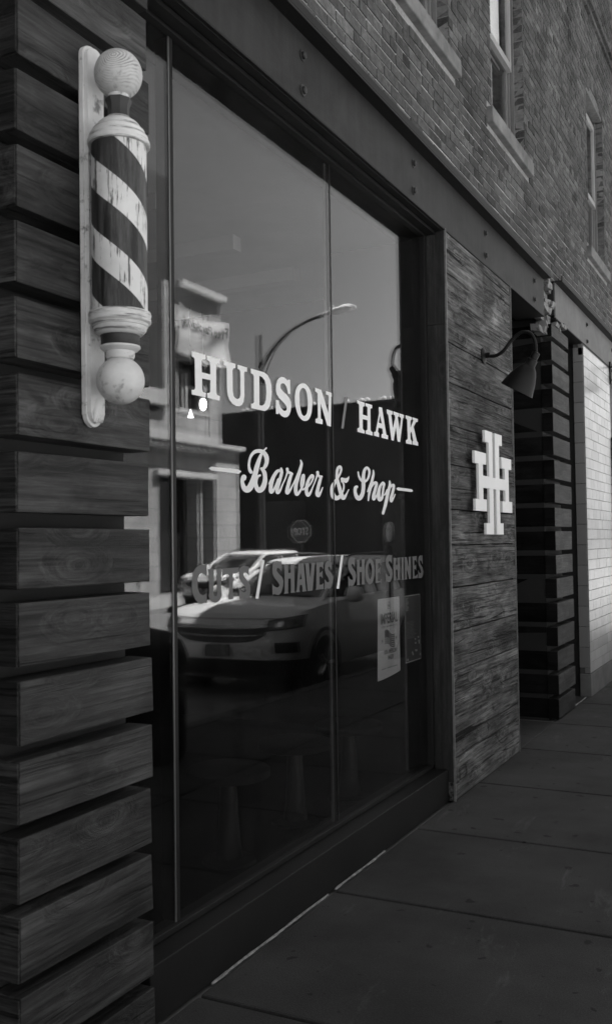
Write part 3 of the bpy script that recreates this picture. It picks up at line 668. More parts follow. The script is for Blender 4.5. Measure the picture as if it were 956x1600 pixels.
letters([('P',[(217,148),(217,322),(195,290),(160,270),(130,285),(110,330),(105,390),(108,450),(130,510),(165,540),(200,520),(215,498),(217,630),(195,625),(160,640),(120,630),(80,590),(50,520),(38,440),(38,360),(50,280),(80,215),(125,175),(170,170),(200,164)]),
('P',[(233,225),(300,220),(298,235),(303,260),(300,480),(295,510),(303,540),(320,550),(338,535),(340,500),(338,490),(338,260),(330,235),(325,218),(392,215),(388,250),(390,480),(400,530),(375,590),(335,622),(300,622),(260,600),(238,550),(245,500),(243,260)]),
('P',[(402,214),(600,203),(598,255),(585,268),(565,275),(548,280),(528,275),(528,500),(533,585),(480,588),(484,500),(480,285),(440,285),(415,300),(403,320),(400,250)]),
('P',[(720,195),(720,300),(705,285),(690,268),(665,268),(655,285),(665,320),(700,355),(725,400),(737,450),(735,510),(720,560),(690,578),(640,575),(605,580),(600,450),(625,485),(655,500),(680,490),(688,465),(670,425),(630,380),(605,330),(600,270),(605,220),(630,193),(660,185),(700,192)])],*Fz,XG,mb=tC)
letters([('P',[(150,125),(153,255),(135,225),(110,208),(95,218),(95,245),(120,280),(160,320),(175,365),(170,430),(150,500),(120,533),(90,530),(65,520),(45,540),(40,390),(60,425),(90,442),(115,440),(128,415),(110,380),(70,330),(45,280),(42,220),(50,160),(75,130),(100,125),(130,135)]),
('P',[(183,165),(235,165),(230,190),(232,268),(262,266),(262,190),(258,163),(310,160),(305,190),(308,480),(315,503),(260,508),(265,480),(262,335),(232,337),(230,490),(235,512),(180,520),(190,490),(186,190)]),
('P',[(350,157),(415,152),(443,460),(453,487),(398,494),(402,460),(396,412),(372,414),(365,470),(372,496),(322,500),(334,470),(352,190)]),('H',[(380,265),(370,345),(392,345)]),
('P',[(428,153),(478,150),(480,180),(495,330),(508,180),(503,150),(555,146),(548,175),(522,478),(464,486),(460,450),(437,180)]),
('P',[(562,145),(650,138),(650,225),(630,195),(605,200),(605,270),(625,262),(640,240),(642,335),(622,310),(605,312),(605,410),(635,408),(655,385),(655,460),(560,473),(567,440),(567,175)]),
('P',[(750,130),(750,240),(735,205),(718,190),(705,205),(715,235),(750,275),(765,320),(762,380),(745,440),(720,458),(700,450),(680,455),(668,470),(666,345),(690,375),(712,382),(722,365),(710,330),(680,280),(668,235),(670,170),(690,130),(715,125),(735,135)])],*G,XG,mb=tC)
letters([('P',[(108,85),(108,200),(92,170),(75,158),(68,180),(85,215),(115,255),(125,300),(118,360),(95,415),(70,428),(50,420),(33,438),(28,305),(48,340),(75,355),(88,340),(75,300),(40,240),(27,190),(28,130),(45,90),(65,78),(90,88)]),
('P',[(130,115),(170,112),(166,135),(166,198),(190,196),(190,135),(186,110),(230,107),(225,130),(225,385),(229,405),(188,408),(192,380),(190,258),(166,260),(166,390),(170,412),(131,417),(135,390),(133,135)]),
('C',[(288,97),(320,125),(340,180),(343,250),(335,330),(315,385),(288,405),(258,385),(238,330),(232,250),(240,175),(260,120)]),('D',[(288,150),(305,190),(310,250),(305,310),(288,345),(270,305),(263,250),(268,190)]),
('P',[(348,105),(422,97),(420,180),(405,150),(385,155),(385,222),(400,215),(410,195),(412,290),(402,262),(385,262),(385,368),(410,362),(428,340),(425,380),(352,390),(355,360),(353,130)]),
('P',[(552,50),(552,165),(535,135),(518,125),(510,145),(528,185),(552,225),(560,275),(552,330),(530,378),(508,378),(492,368),(478,380),(476,268),(495,300),(518,312),(527,295),(512,255),(485,200),(476,150),(480,95),(500,60),(520,52),(540,60)]),
('P',[(564,92),(600,90),(598,110),(598,172),(617,170),(617,110),(613,88),(650,84),(647,105),(648,335),(652,352),(615,355),(619,335),(617,230),(598,232),(598,345),(600,360),(567,362),(570,340),(568,110)]),
('P',[(658,84),(692,80),(690,100),(693,330),(696,350),(663,354),(666,330),(664,105)]),
('P',[(700,80),(727,78),(752,210),(750,95),(748,77),(778,73),(777,95),(778,340),(755,342),(727,220),(728,320),(732,345),(704,350),(707,325),(705,100)]),
('P',[(788,73),(848,68),(848,150),(835,115),(818,118),(818,185),(830,178),(838,160),(840,245),(830,222),(818,222),(820,308),(840,300),(857,280),(858,330),(797,338),(800,310),(795,95)]),
('P',[(915,58),(917,170),(903,130),(890,115),(882,130),(890,165),(915,205),(925,250),(920,300),(905,328),(888,330),(875,328),(866,335),(864,230),(875,262),(893,275),(900,258),(890,220),(870,175),(864,130),(866,85),(885,60),(900,62)])],*I,XG,mb=tC,step=2.5)
o=tC.build('service_lettering',M_grey_vinyl,sf); o['label']='dark grey words CUTS SHAVES SHOE SHINES'
tS=MB(); letters([('P',[(872,110),(905,118),(832,578),(797,575)])],*Fz,XG,mb=tS); letters([('P',[(862,60),(888,58),(838,458),(808,455)])],*G,XG,mb=tS)
o=tS.build('slash_mark',M_cream_vinyl,sf); o['label']='pair of pale slashes in the bottom line of lettering'

# ================================================================== POSTERS (taped on the inside of the glass)
XP=-.1640
def quadmap(y0,y1,z0,z1,bow=0): return lambda u,v: (XP+.0006, y0+(y1-y0)*u, z0+(z1-z0)*v)
p=thing('poster','long pale poster reading IMPERIAL with a waving flag, inside the window','poster',(XP,5.12,.84))
y0,y1,z0,z1=4.955,5.287,.855,1.283
V=[];n=10
for i in range(n+1):
    u=i/n; y=y0+(y1-y0)*u-.012*(1-u); V+=[(XP,y,z0-.022+.02*u*u),(XP,y0+(y1-y0)*u+.008*(1-u)+.0,z1)]
g=MB(); g.add(V,[(2*i,2*i+2,2*i+3,2*i+1) for i in range(n)]); g.build('paper',M_poster,p)
def pm(a,b,c,d): 
    Y0=y0+(y1-y0)*a; Y1=y0+(y1-y0)*b; Z0=z0+(z1-z0)*c; Z1=z0+(z1-z0)*d
    return lambda u,v:(XP+.0007,Y0+(Y1-Y0)*u,Z0+(Z1-Z0)*v)
fontmesh('IMPERIAL',pm(.13,.90,.665,.805),'lettering',M_ink,p,bold=.03)
fontmesh('BARBER GRADE PRODUCTS',pm(.15,.89,.618,.640),'lettering',M_ink,p)
fontmesh('100% AMERICAN',pm(.26,.84,.265,.325),'lettering',M_ink,p,bold=.03)
fontmesh('MADE',pm(.44,.68,.185,.245),'lettering',M_ink,p,bold=.03)
# flag and stars
g=MB(); q=pm(.30,.76,.37,.57); fl=[]
for k in range(7):
    v0=.02+k*.13; V=[]; Fc=[]; m_=10; ua=0 if k<3 else .0
    ub=.45 if k>=4 else 0.0
    for i in range(m_+1):
        u=ub+(1-ub)*i/m_; wv=.10*math.sin(u*6.3)-.28*u+.12; V+=[q(u,v0+wv+.0),q(u,v0+wv+.075)]
    g.add(V,[(2*i,2*i+2,2*i+3,2*i+1) for i in range(m_)])
V=[]
for i in range(9):
    u=.44*i/8; wv=.10*math.sin(u*6.3)-.28*u+.12; V+=[q(u,.47+wv),q(u,.93+wv)]
V=[(v[0]+.0003,v[1],v[2]) for v in V]; g.add(V,[(2*i,2*i+2,2*i+3,2*i+1) for i in range(8)]); g.build('flag_print',M_ink,p)
for (u,v) in ((.19,.45),(.83,.45)):
    g=MB(); c=pm(0,1,0,1)(u,v); V=[(c[0],c[1]+.011*(1 if k%2==0 else .45)*math.sin(k*math.pi/5),c[2]+.013*(1 if k%2==0 else .45)*math.cos(k*math.pi/5)) for k in range(10)]; g.add(V+[c],[(k,10,(k+1)%10) for k in range(10)]); g.build('star_print',M_ink,p)
# round badge on top
g=MB()
c=pm(0,1,0,1)(.5,.90); V=[];
for k in range(24): a=k*math.pi/12; V+=[(c[0],c[1]+.020*math.cos(a),c[2]+.022*math.sin(a)),(c[0],c[1]+.016*math.cos(a),c[2]+.018*math.sin(a))]
g.add(V,[(2*k,2*((k+1)%24),2*((k+1)%24)+1,2*k+1) for k in range(24)]); g.add([(c[0],c[1]-.008,c[2]-.008),(c[0],c[1]+.008,c[2]-.008),(c[0],c[1]+.008,c[2]+.006),(c[0],c[1]-.008,c[2]+.006)],[(0,1,2,3)]); g.build('badge_print',M_ink,p); g=MB()
for k in range(11):
    if k%4!=3: 
        q2=pm(.15+k*.065,.15+k*.065+.035,.075,.09); g.add([q2(0,0),q2(1,0),q2(1,1),q2(0,1)],[(0,1,2,3)])
g.build('print',M_ink,p)
p=thing('poster','dark notice with a thin pale border hung right of the pale poster','poster',(XP,5.5,.88))
y0,y1,z0,z1=5.372,5.632,.882,1.280
g=MB(); g.add([(XP,y0,z0),(XP,y1,z0),(XP,y1,z1),(XP,y0,z1)],[(0,1,2,3)]); g.build('paper',M_posterdk,p)
g=MB()
def rq(a,b,c,d):
    q=pm(a,b,c,d); g.add([q(0,0),q(1,0),q(1,1),q(0,1)],[(0,1,2,3)])
rq(0,1,.985,1); rq(0,1,0,.013); rq(0,.018,.013,.985); rq(.982,1,.013,.985)
for k in range(14): rq(.06+rng.uniform(0,.05),.2+rng.uniform(-.05,.08),.955-k*.014,.962-k*.014)
for (a,b) in ((.6,.31),(.62,.25),(.8,.33),(.84,.27),(.86,.24),(.40,.12),(.44,.09),(.62,.14),(.68,.13),(.1,.03),(.92,.06)): rq(a,a+.09,b,b+.028)
for k in range(12): rq(.10,.10+rng.uniform(.4,.75),.60-k*.022,.603-k*.022)
g.build('print',M_posterln,p)

# ================================================================== MONOGRAM SIGN
hh=thing('monogram_sign','large white cut out monogram of crossed letters on the barn board panel','sign',(.02,6.75,2.0))
P=[(432,168),(520,195),(532,735),(560,741),(551,207),(633,232),(636,357),(600,350),(607,748),(672,757),(668,630),(632,622),(630,490),(745,520),(748,643),(715,637),(720,1020),(758,1025),(760,1152),(648,1148),(640,1015),(678,1018),(678,888),(612,880),(618,1275),(657,1280),(658,1410),(580,1410),(568,875),(535,870),(548,1410),(455,1408),(452,1275),(497,1275),(487,862),(415,853),(418,990),(458,995),(460,1135),(328,1125),(320,985),(368,988),(357,565),(315,555),(310,410),(448,445),(450,582),(410,570),(412,708),(485,722),(478,318),(435,305)]
XS=.062
Q=[onplane(700+x/7.617,650+y/7.617,0,XS) for x,y in P]; Q=[[float(q[1]),float(q[2])] for q in Q]
def snap(k,tol):      # the sign has true verticals and horizontals
    idx=sorted(range(len(Q)),key=lambda i:Q[i][k]); grp=[idx[0]]
    for i in idx[1:]+[None]:
        if i is not None and Q[i][k]-Q[grp[0]][k]<tol: grp.append(i)
        else:
            m_=sum(Q[j][k] for j in grp)/len(grp)
            for j in grp: Q[j][k]=m_
            grp=[i]
for e in range(len(Q)):     # only join corners that share an edge, in small steps
    a,b=Q[e],Q[(e+1)%len(Q)]
    if abs(a[0]-b[0])<abs(a[1]-b[1]): mm=(a[0]+b[0])/2; a[0]=b[0]=mm
    else: mm=(a[1]+b[1])/2; a[1]=b[1]=mm
prism(Q,XS-.016,XS).build('sign_face',M_sign,hh,bevel=.002)
for (x,y) in ((380,500),(390,1060),(690,570),(700,1085),(470,240),(600,290),(500,1340),(620,1345)):
    q=onplane(700+x/7.617,650+y/7.617,0,XS); MB().tube([(.004,q[1],q[2]),(XS-.016,q[1],q[2])],.007,10).build('standoff_pin',M_alu,hh)

# ================================================================== GOOSENECK LAMP
gl=thing('gooseneck_lamp','black gooseneck barn lamp curving out from the wood panel towards the doorway','lamp',(0,6.52,2.88))
MB().lathe([(.055,.004),(.055,.012),(.036,.02),(.02,.024),(.019,.055)],(0,6.52,2.885),'X',24).build('wall_plate',M_lampblack,gl)
pts=catmull([(.03,6.52,2.882),(.09,6.52,2.875),(.15,6.52,2.905),(.21,6.52,2.975),(.275,6.52,3.018),(.335,6.52,3.005),(.366,6.52,2.945),(.372,6.52,2.865)],False,6)
MB().tube([tuple(p) for p in pts],.0125,12).build('arm',M_lampblack,gl)
def shade(t):
    ax=Vector((-.16,0,-.2)).normalized(); base=Vector((.375,6.52,2.87)); u=ax.cross(Vector((0,1,0))).normalized(); v_=Vector((0,1,0))
    ax=Vector((-.50,0,-.87)).normalized(); u=ax.cross(v_).normalized()
    prof=[(.0,-.005),(.024,0),(.028,.012),(.028,.05),(.036,.055),(.038,.095),(.046,.105),(.060,.12),(.075,.15),(.095,.20),(.113,.265),(.119,.285),(.115,.287),(.108,.265),(.09,.205),(.07,.155),(.05,.13),(.0,.125)]
    V=[];n=36
    for r,h in prof:
        for k in range(n):
            a=2*math.pi*k/n; V.append(base+ax*h+u*(r*math.cos(a))+v_*(r*math.sin(a)))
    return MB().add(V,[(i*n+k,i*n+(k+1)%n,(i+1)*n+(k+1)%n,(i+1)*n+k) for i in range(len(prof)-1) for k in range(n)])
shade(0).build('lamp_shade',M_lampblack,gl,smooth=True)

# ================================================================== BARBER POLE
AX,AY=.118,2.325
bp=thing('barber_pole','weathered white barber pole with dark spiral stripes on the timber pillar','barber pole',(0,AY,1.95))
# backboard with a rounded top and carved foot
def arcs(y0,y1,z0,z1,top=.035):
    c=(y0+y1)/2; h=(y1-y0)/2; pts=[(y0,z0)]
    return pts
def board(y0,y1,x0,x1,z0,z1,r):
    c=(y0+y1)/2; h=(y1-y0)/2; P=[(y0,z0+r)]
    P=[(c+h*math.cos(a),z1-r+r*math.sin(a)) for a in [math.pi*k/12 for k in range(13)]]
    P+=[(c-h*.86,z0+r*1.6),(c-h*.86,z0+r)]+[(c-h*.80*math.cos(a),z0+r-r*math.sin(a)) for a in [math.pi*k/10 for k in range(11)]]+[(c+h*.86,z0+r),(c+h*.86,z0+r*1.6)]
    return prism(P,x0,x1)
board(2.281,2.372,.003,.016,1.962,3.135,.035).build('backboard',M_polewhite,bp,bevel=.004)
board(2.288,2.365,.0165,.030,1.972,3.125,.03).build('backboard_moulding',M_polewhite,bp,bevel=.004)
g=MB()
for k in range(5): 
    a=(k-2)*.33; g.tube([(.031,2.3265,2.045),(.035,2.3265+.028*math.sin(a),2.00),(.031,2.3265+.030*math.sin(a),1.985-.012*math.cos(a))],[.006,.007,.003],8)
g.build('carved_foot',M_polewhite,bp)
def ball(z,r,mat,name='ball_finial'):
    prof=[(max(r*math.sin(math.pi*k/24),.0005),-r*math.cos(math.pi*k/24)) for k in range(25)]
    MB().lathe([(a,b+z) for a,b in prof],(AX,AY,0),'Z',48).build(name,mat,bp,smooth=True,origin=(AX,AY,z))
ball(3.026,.0725,M_ball); ball(2.094,.0715,M_ball2)
lz=lambda prof,name,mat,n=48:MB().lathe(prof,(AX,AY,0),'Z',n).build(name,mat,bp,smooth=True,origin=(AX,AY,2.55))
lz([(.028,2.948),(.031,2.952),(.031,2.966),(.026,2.972)],'ball_collar',M_polewhite)
lz([(.033,2.893),(.032,2.905),(.033,2.925),(.040,2.942),(.040,2.948),(.026,2.9485)],'neck',M_poledark,8)
lz([(.081,2.802),(.092,2.803),(.0945,2.811),(.092,2.819),(.087,2.822),(.088,2.832),(.084,2.838),(.078,2.841),(.078,2.850),(.072,2.856),(.064,2.860),(.063,2.868),(.055,2.876),(.042,2.884),(.036,2.891),(.02,2.894)],'top_cap',M_cap)
lz([(.0825,2.296),(.0825,2.803)],'striped_cylinder',M_stripe)
lz([(.084,2.300),(.091,2.298),(.0935,2.290),(.090,2.280),(.0925,2.277),(.0925,2.268),(.085,2.263),(.083,2.256),(.080,2.254),(.078,2.244),(.068,2.233),(.060,2.228)],'bottom_cap',M_cap)
lz([(.060,2.2278),(.0575,2.222),(.0575,2.202),(.055,2.199)],'lower_neck',M_poledark)
lz([(.05,2.1988),(.0595,2.197),(.060,2.192),(.052,2.184),(.043,2.181),(.0425,2.166),(.040,2.160),(.03,2.155)],'lower_collar',M_polewhite)
for z in (2.36,2.72): MB().box(.0305,.05,2.312,2.338,z,z+.03).build('mounting_block',M_polewhite,bp)

# ================================================================== INSIDE THE SHOP
def stool(label,x,y,h=.44,r=.2):
    t=thing('stool',label,'stool',(x,y,.1),'round stools inside the shop window')
    MB().lathe([(r-.015,h-.045),(r,h-.04),(r,h-.008),(r-.01,h),(.02,h+.004)],(x,y,.1),'Z',40).build('seat',M_seat,t,smooth=True)
    MB().lathe([(.066,.02),(.056,.10),(.048,.2),(.038,h-.047)],(x,y,.1),'Z',28).build('pedestal',M_stool,t,smooth=True)
    MB().lathe([(.13,.0),(.125,.012),(.07,.022)],(x,y,.1),'Z',32).build('base',M_seat,t,smooth=True)
stool('round stool nearest the barber pole, seen dimly through the glass',-.526,3.96)
stool('middle round stool behind the glass, half hidden by its neighbour',-.53,4.65)
stool('farthest round stool, behind the right hand pane of the shop window',-.47,5.22)
q=onplane(317.5,632,0,-2.6)
t=thing('globe_pendant','small lit globe lamp hanging inside the shop below the letter H','pendant lamp',(q[0],q[1],q[2]))
MB().lathe([(max(.032*math.sin(math.pi*k/12),.001),q[2]-.055*math.cos(math.pi*k/12)) for k in range(13)],(q[0],q[1],0),'Z',20).build('globe',M_bulb,t,smooth=True)
MB().tube([(q[0],q[1],q[2]+.07),(q[0],q[1],3.6)],.004,6).build('cord',M_black,t)
q=onplane(298,646,0,-2.6)
t=thing('cone_pendant','small white cone shaped lamp hanging inside left of the globe lamp','pendant lamp',(q[0],q[1],q[2]))
MB().lathe([(.026,q[2]-.035),(.003,q[2]+.035)],(q[0],q[1],0),'Z',20,False).build('cone_shade',emis('lit_cone_shade',.7,.45),t,smooth=True)
MB().tube([(q[0],q[1],q[2]+.06),(q[0],q[1],3.6)],.004,6).build('cord',M_black,t)

# ================================================================== THE STREET BEHIND THE CAMERA (seen in the glass)
def car(name,label,loc,mat,sc=1.0,flip=False):
    t=thing(name,label,'car',loc)
    FS=-1 if flip else 1
    def T(V): 
        return [(v[0]*FS+loc[0],v[1]*FS+loc[1],v[2]+loc[2]) for v in V]
    Lb=4.65
    def Fy(z): return np.interp(z,[.25,.38,.5,.62,.78,.90,1.0,1.1],[.24,.10,.03,.0,.02,.10,.25,.5])
    def Wd(z): return np.interp(z,[.25,.35,.5,.75,.95,1.1],[.84,.885,.905,.915,.89,.86])
    def ztop(y): return float(np.interp(y,[0,.25,.7,1.25,2.2,4.0,4.65],[.925,.975,1.01,1.04,1.06,1.07,1.05]))
    def pt(a,z,off=0):
        """a in -1..1 wraps the nose from one side to the other; |a|<.62 front, beyond runs down the flanks to the tail"""
        W_=Wd(z)+off; f=Fy(z); dn=.52; s=1 if a>=0 else -1; A_=abs(a)
        if A_<.62:
            th=A_/.62*math.pi/2; ex=.52; x=W_*math.sin(th)**(ex) if th>0 else 0; 
            x=W_*(math.sin(th)**.62); y=f-off+dn*(1-max(math.cos(th),0)**.62)
        else: x=W_; y=f+dn+(A_-.62)/.38*(Lb-.35-dn-f)
        return (s*x,y,z)
    na,nz=96,16; V=[];Fc=[]
    As=[-1+2*i/na for i in range(na+1)]
    for j in range(nz+1):
        for a in As:
            p0=pt(a,.6); zt=ztop(p0[1]); z=.27+(zt-.27)*j/nz; V.append(pt(a,z))
    for j in range(nz):
        for i in range(na): k=j*(na+1)+i; Fc.append((k,k+1,k+na+2,k+na+1))
    top=[j_ for j_ in range(nz*(na+1),(nz+1)*(na+1))]
    half=na//2; nn=len(V); cols=10     # the deck: bonnet and belt line, crowned across
    grid=[]
    for i in range(half+1):
        l=V[top[half-i]]; r=V[top[half+i]]; rowi=[top[half-i]]
        for c in range(1,cols):
            u=c/cols; x=l[0]+(r[0]-l[0])*u; yy=l[1]; cr=.055*(1-(2*u-1)**2)**.8*min(1,yy/.5+.15); V.append((x,yy-.05*(1-(2*u-1)**2)*0,l[2]+cr)); rowi.append(len(V)-1)
        rowi.append(top[half+i]); grid.append(rowi)
    for i in range(1,half):
        for c in range(cols): Fc.append((grid[i][c],grid[i][c+1],grid[i+1][c+1],grid[i+1][c]))
    for c in range(cols): 
        Fc.append((top[half],grid[1][c+1],grid[1][c]))
    e=[grid[half][c] for c in range(cols+1)]; bk=[0,na]; V.append((V[0][0],V[0][1],V[0][2])); 
    tailL=[j*(na+1) for j in range(nz+1)]; tailR=[j*(na+1)+na for j in range(nz+1)]
    Fc.append(tuple(tailL+e[1:-1]+tailR[::-1]))
    mk('body',T(V),Fc,mat,t,smooth=True)
    def patch(name,fa,mt,off=.006,parent=t,n=14,m_=6):
        """a panel lying on the nose surface; fa(u,v)->(a,z)"""
        P=[];Q=[]
        for j in range(m_+1):
            for i in range(n+1): a,z=fa(i/n,j/m_); P.append(pt(a,z,off))
        for j in range(m_):
            for i in range(n): k=j*(n+1)+i; Q.append((k,k+1,k+n+2,k+n+1))
        return mk(name,T(P),Q,mt,parent,smooth=True)
    for s in (-1,1):
        h=patch('headlight',lambda u,v,s=s:(s*(.21+.33*u),.775+.02*u+(.085+.065*u-.05*u*u)*v+.02*u),M_lens,.008)
        patch('headlight_bezel',lambda u,v,s=s:(s*(.20+.35*u),.76+.02*u+(.115+.065*u-.05*u*u)*v+.02*u),M_carblack,.004,h)
        patch('bulb_reflector',lambda u,v,s=s:(s*(.27+.06*u),.81+.055*v),M_chrome,.012,h,6,3); patch('bulb_reflector',lambda u,v,s=s:(s*(.39+.05*u),.83+.055*v),M_chrome,.012,h,6,3)
        patch('fog_lamp_recess',lambda u,v,s=s:(s*(.26+.24*u),.52+.12*v),M_carblack,.005)
    gr=patch('grille',lambda u,v:(-.20+.40*u,.625+.08*abs(2*u-1)**3+(.155-.08*abs(2*u-1)**3)*v+.02*abs(2*u-1)),M_carblack,.007,n=24)
    patch('grille_bar',lambda u,v:(-.20+.40*u,.785+.03*v+.02*abs(2*u-1)),M_chrome,.014,gr,24,2)
    patch('grille_bar',lambda u,v:(-.17+.34*u,.70+.006*v+.02*abs(2*u-1)),M_rim,.012,gr,24,2)
    patch('bonnet_seam',lambda u,v:(-.5+u,.885+.008*v+.015*abs(2*u-1)),M_carblack,.004,n=40,m_=1)
    patch('lower_bumper',lambda u,v:(-.66+1.32*u,.20+.24*v),M_carblack,.012,n=48)
    pl_=MB(); pl_.box(-.155,.155,-.045,-.018,.475,.61); mk('number_plate',T(pl_.V),pl_.F,M_signgrey,t)
    # greenhouse
    def ring(z,y0,y1,w0,ex=4.5,n=72):
        P=[]
        for k in range(n):
            a=2*math.pi*k/n; ca,sa=math.cos(a),math.sin(a)
            P.append((w0*(1 if ca>=0 else -1)*abs(ca)**(2/ex),(y0+y1)/2+(y1-y0)/2*(1 if sa>=0 else -1)*abs(sa)**(2/ex),z))
        return P
    def loft(rs,cap=True):
        n=len(rs[0]); V=[p for r in rs for p in r]; Fc=[(i*n+k,i*n+(k+1)%n,(i+1)*n+(k+1)%n,(i+1)*n+k) for i in range(len(rs)-1) for k in range(n)]
        if cap: Fc.append(tuple((len(rs)-1)*n+k for k in range(n)))
        return V,Fc
    V,Fc=loft([ring(.96,1.05,4.45,.82),ring(1.10,1.30,4.42,.80),ring(1.30,1.72,4.30,.735),ring(1.455,2.08,4.16,.665)])
    mk('windows',T(V),Fc,M_carglass,t,smooth=True)
    V,Fc=loft([ring(1.45,2.06,4.18,.672),ring(1.485,2.08,4.17,.665),ring(1.515,2.16,4.12,.62),ring(1.54,2.35,4.0,.48),ring(1.55,2.6,3.8,.25)])
    mk('roof',T(V),Fc,mat,t,smooth=True)
    for s in (-1,1):
        g=MB()
        g.tube([(s*.70,1.20,1.0),(s*.695,1.45,1.19),(s*.655,1.78,1.34),(s*.62,2.12,1.47)],.030,8); mk('window_pillar',T(g.V),g.F,mat,t,smooth=True)
        for y in (2.75,3.65): g=MB(); g.tube([(s*.822,y,1.0),(s*.785,y+.02,1.18),(s*.735,y+.04,1.32),(s*.668,y+.05,1.46)],.026,8); mk('window_pillar',T(g.V),g.F,mat,t,smooth=True)
        g=MB(); g.tube([(s*.55,2.3,1.545),(s*.57,2.45,1.575),(s*.58,3.2,1.59),(s*.57,3.9,1.575),(s*.55,4.05,1.54)],.013,8); mk('roof_rail',T(g.V),g.F,M_carblack,t,smooth=True)
        g=MB(); g.lathe([(.02,-.10),(.085,-.09),(.10,-.02),(.095,.06),(.05,.085)],(s*.99,1.55,1.10),'X',16); g.tube([(s*.86,1.58,1.03),(s*.95,1.56,1.07)],.02,8); mk('wing_mirror',T(g.V),g.F,mat,t,smooth=True)
        for y in (.88,3.62):
            xs=s*.80
            g=MB(); g.lathe([(.40,-.02),(.40,.125),(.36,.128),(.35,.02)],(s*.80 if s>0 else -.80,y,.36),'X',36,False) if s>0 else g.lathe([(.40,.02),(.40,-.125),(.36,-.128),(.35,-.02)],(-.80,y,.36),'X',36,False)
            mk('wheel_arch',T(g.V),g.F,M_carblack,t,smooth=True)
            g=MB(); pr=[(.20,-.10),(.30,-.10),(.335,-.07),(.34,0),(.335,.10),(.30,.125),(.21,.125)]
            g.lathe([(r,h*s) for r,h in pr],(xs,y,.34),'X',36); wv=mk('wheel',T(g.V),g.F,M_tyre,t,smooth=True)
            g=MB()
            g.lathe([(.21,.127*s),(.19,.115*s),(.03,.110*s)],(xs,y,.34),'X',30,False)
            for k in range(5):
                a=k*2*math.pi/5; g.tube([(xs+.118*s,y+.03*math.cos(a),.34+.03*math.sin(a)),(xs+.128*s,y+.195*math.cos(a),.34+.195*math.sin(a))],.020,8)
            mk('rim',T(g.V),g.F,M_rim,wv,smooth=True)
    wp=MB(); wp.tube([(-.55,1.30,1.085),(.0,1.24,1.115),(.5,1.30,1.09)],.008,6); mk('wiper',T(wp.V),wp.F,M_carblack,t)
    return t
car('parked_car','white crossover parked at the near kerb, mirrored in the shop window behind the lettering',(3.62,9.30,-.13),M_carwhite)
car('parked_car','white car parked across the street in front of the cream stone corner building',(11.1,20.6,-.13),M_carwhite,flip=False)

lb=thing('litter_bin','dark round topped litter bin mirrored low in the narrow left pane','litter bin',(2.2,5.9,0))
MB().lathe([(.30,.0),(.33,.05),(.34,.72),(.32,.74)],(2.2,5.95,0),'Z',32).build('drum',M_blackpaint,lb,smooth=True)
MB().lathe([(.35,.72),(.35,.78),(.31,.88),(.20,.95),(.06,.985),(.01,.99)],(2.2,5.95,0),'Z',32).build('domed_lid',M_blackpaint,lb,smooth=True)
pmr=thing('parking_meter','single parking meter on the kerb beside the white crossover','parking meter',(2.45,11.6,0))
MB().tube([(2.45,11.6,0),(2.45,11.6,1.55)],.03,12).build('post',M_pole,pmr)
g=MB(); P=[(.05*math.cos(a),.13*math.sin(a)) for a in [2*math.pi*k/24 for k in range(24)]]
V=[(2.45+x*1.0,11.56,1.73+z) for x,z in P]+[(2.45+x*1.0,11.64,1.73+z) for x,z in P]
g.add(V,[tuple(range(24))[::-1],tuple(range(24,48))]+[(k,(k+1)%24,24+(k+1)%24,24+k) for k in range(24)]); g.build('meter_head',M_lum,pmr,bevel=.01)
g=MB(); V=[(2.45+x*.55,11.555,1.76+z*.25) for x,z in P]; g.add(V,[tuple(range(24))[::-1]]); g.build('dial_window',M_rim,pmr)
ssn=thing('stop_sign','octagonal stop sign on a thin post across the street, mirrored above the car roof','sign',(12.5,28.7,0))
MB().tube([(12.5,28.73,0),(12.5,28.73,2.4)],.03,10).build('post',M_pole,ssn)
cs=[(.38/math.cos(math.pi/8)*math.cos(math.pi/8+k*math.pi/4),.38/math.cos(math.pi/8)*math.sin(math.pi/8+k*math.pi/4)) for k in range(8)]
g=MB(); V=[(12.5+x,28.690,2.0+z) for x,z in cs]+[(12.5+x,28.696,2.0+z) for x,z in cs]; g.add(V,[tuple(range(8)),tuple(range(8,16))]+[(k,(k+1)%8,8+(k+1)%8,8+k) for k in range(8)]); pl_=g.build('plate',M_signgrey,ssn)
g=MB(); V=[(12.5+x*s,28.687,2.0+z*s) for s in(.97,.91) for x,z in cs]; g.add(V,[(k,(k+1)%8,8+(k+1)%8,8+k) for k in range(8)]); g.build('border',M_signlet,pl_)
fontmesh('STOP',lambda u,v:(12.5+(-.27+.54*u),28.687,2.0+(-.12+.24*v)),'lettering',M_signlet,pl_,bold=.02)
sl_=thing('street_lamp','tall street lamp with a curved arm reaching over the road','street lamp',(12.5,26.1,0))
MB().tube([(12.5,26.1,0),(12.5,26.1,8.1)],[.10,.06],12).build('post',M_pole,sl_)
g=MB(); g.tube(catmull([(12.5,26.1,7.0),(12.1,26.1,7.55),(11.5,26.1,8.05),(10.8,26.1,8.35),(10.3,26.1,8.45)],False,5),.05,8); g.tube(catmull([(12.5,26.1,6.3),(12.3,26.1,6.95),(11.95,26.1,7.6),(11.5,26.1,8.0)],False,5),.025,8); g.build('arm',M_pole,sl_)
g=MB(); g.tube([(10.35,26.1,8.46),(10.0,26.1,8.52),(9.5,26.1,8.60),(9.25,26.1,8.58)],[.05,.10,.12,.05],10); g.tube([(10.0,26.1,8.58),(10.0,26.1,8.72)],.035,8); g.build('luminaire',M_lum,sl_,smooth=True)

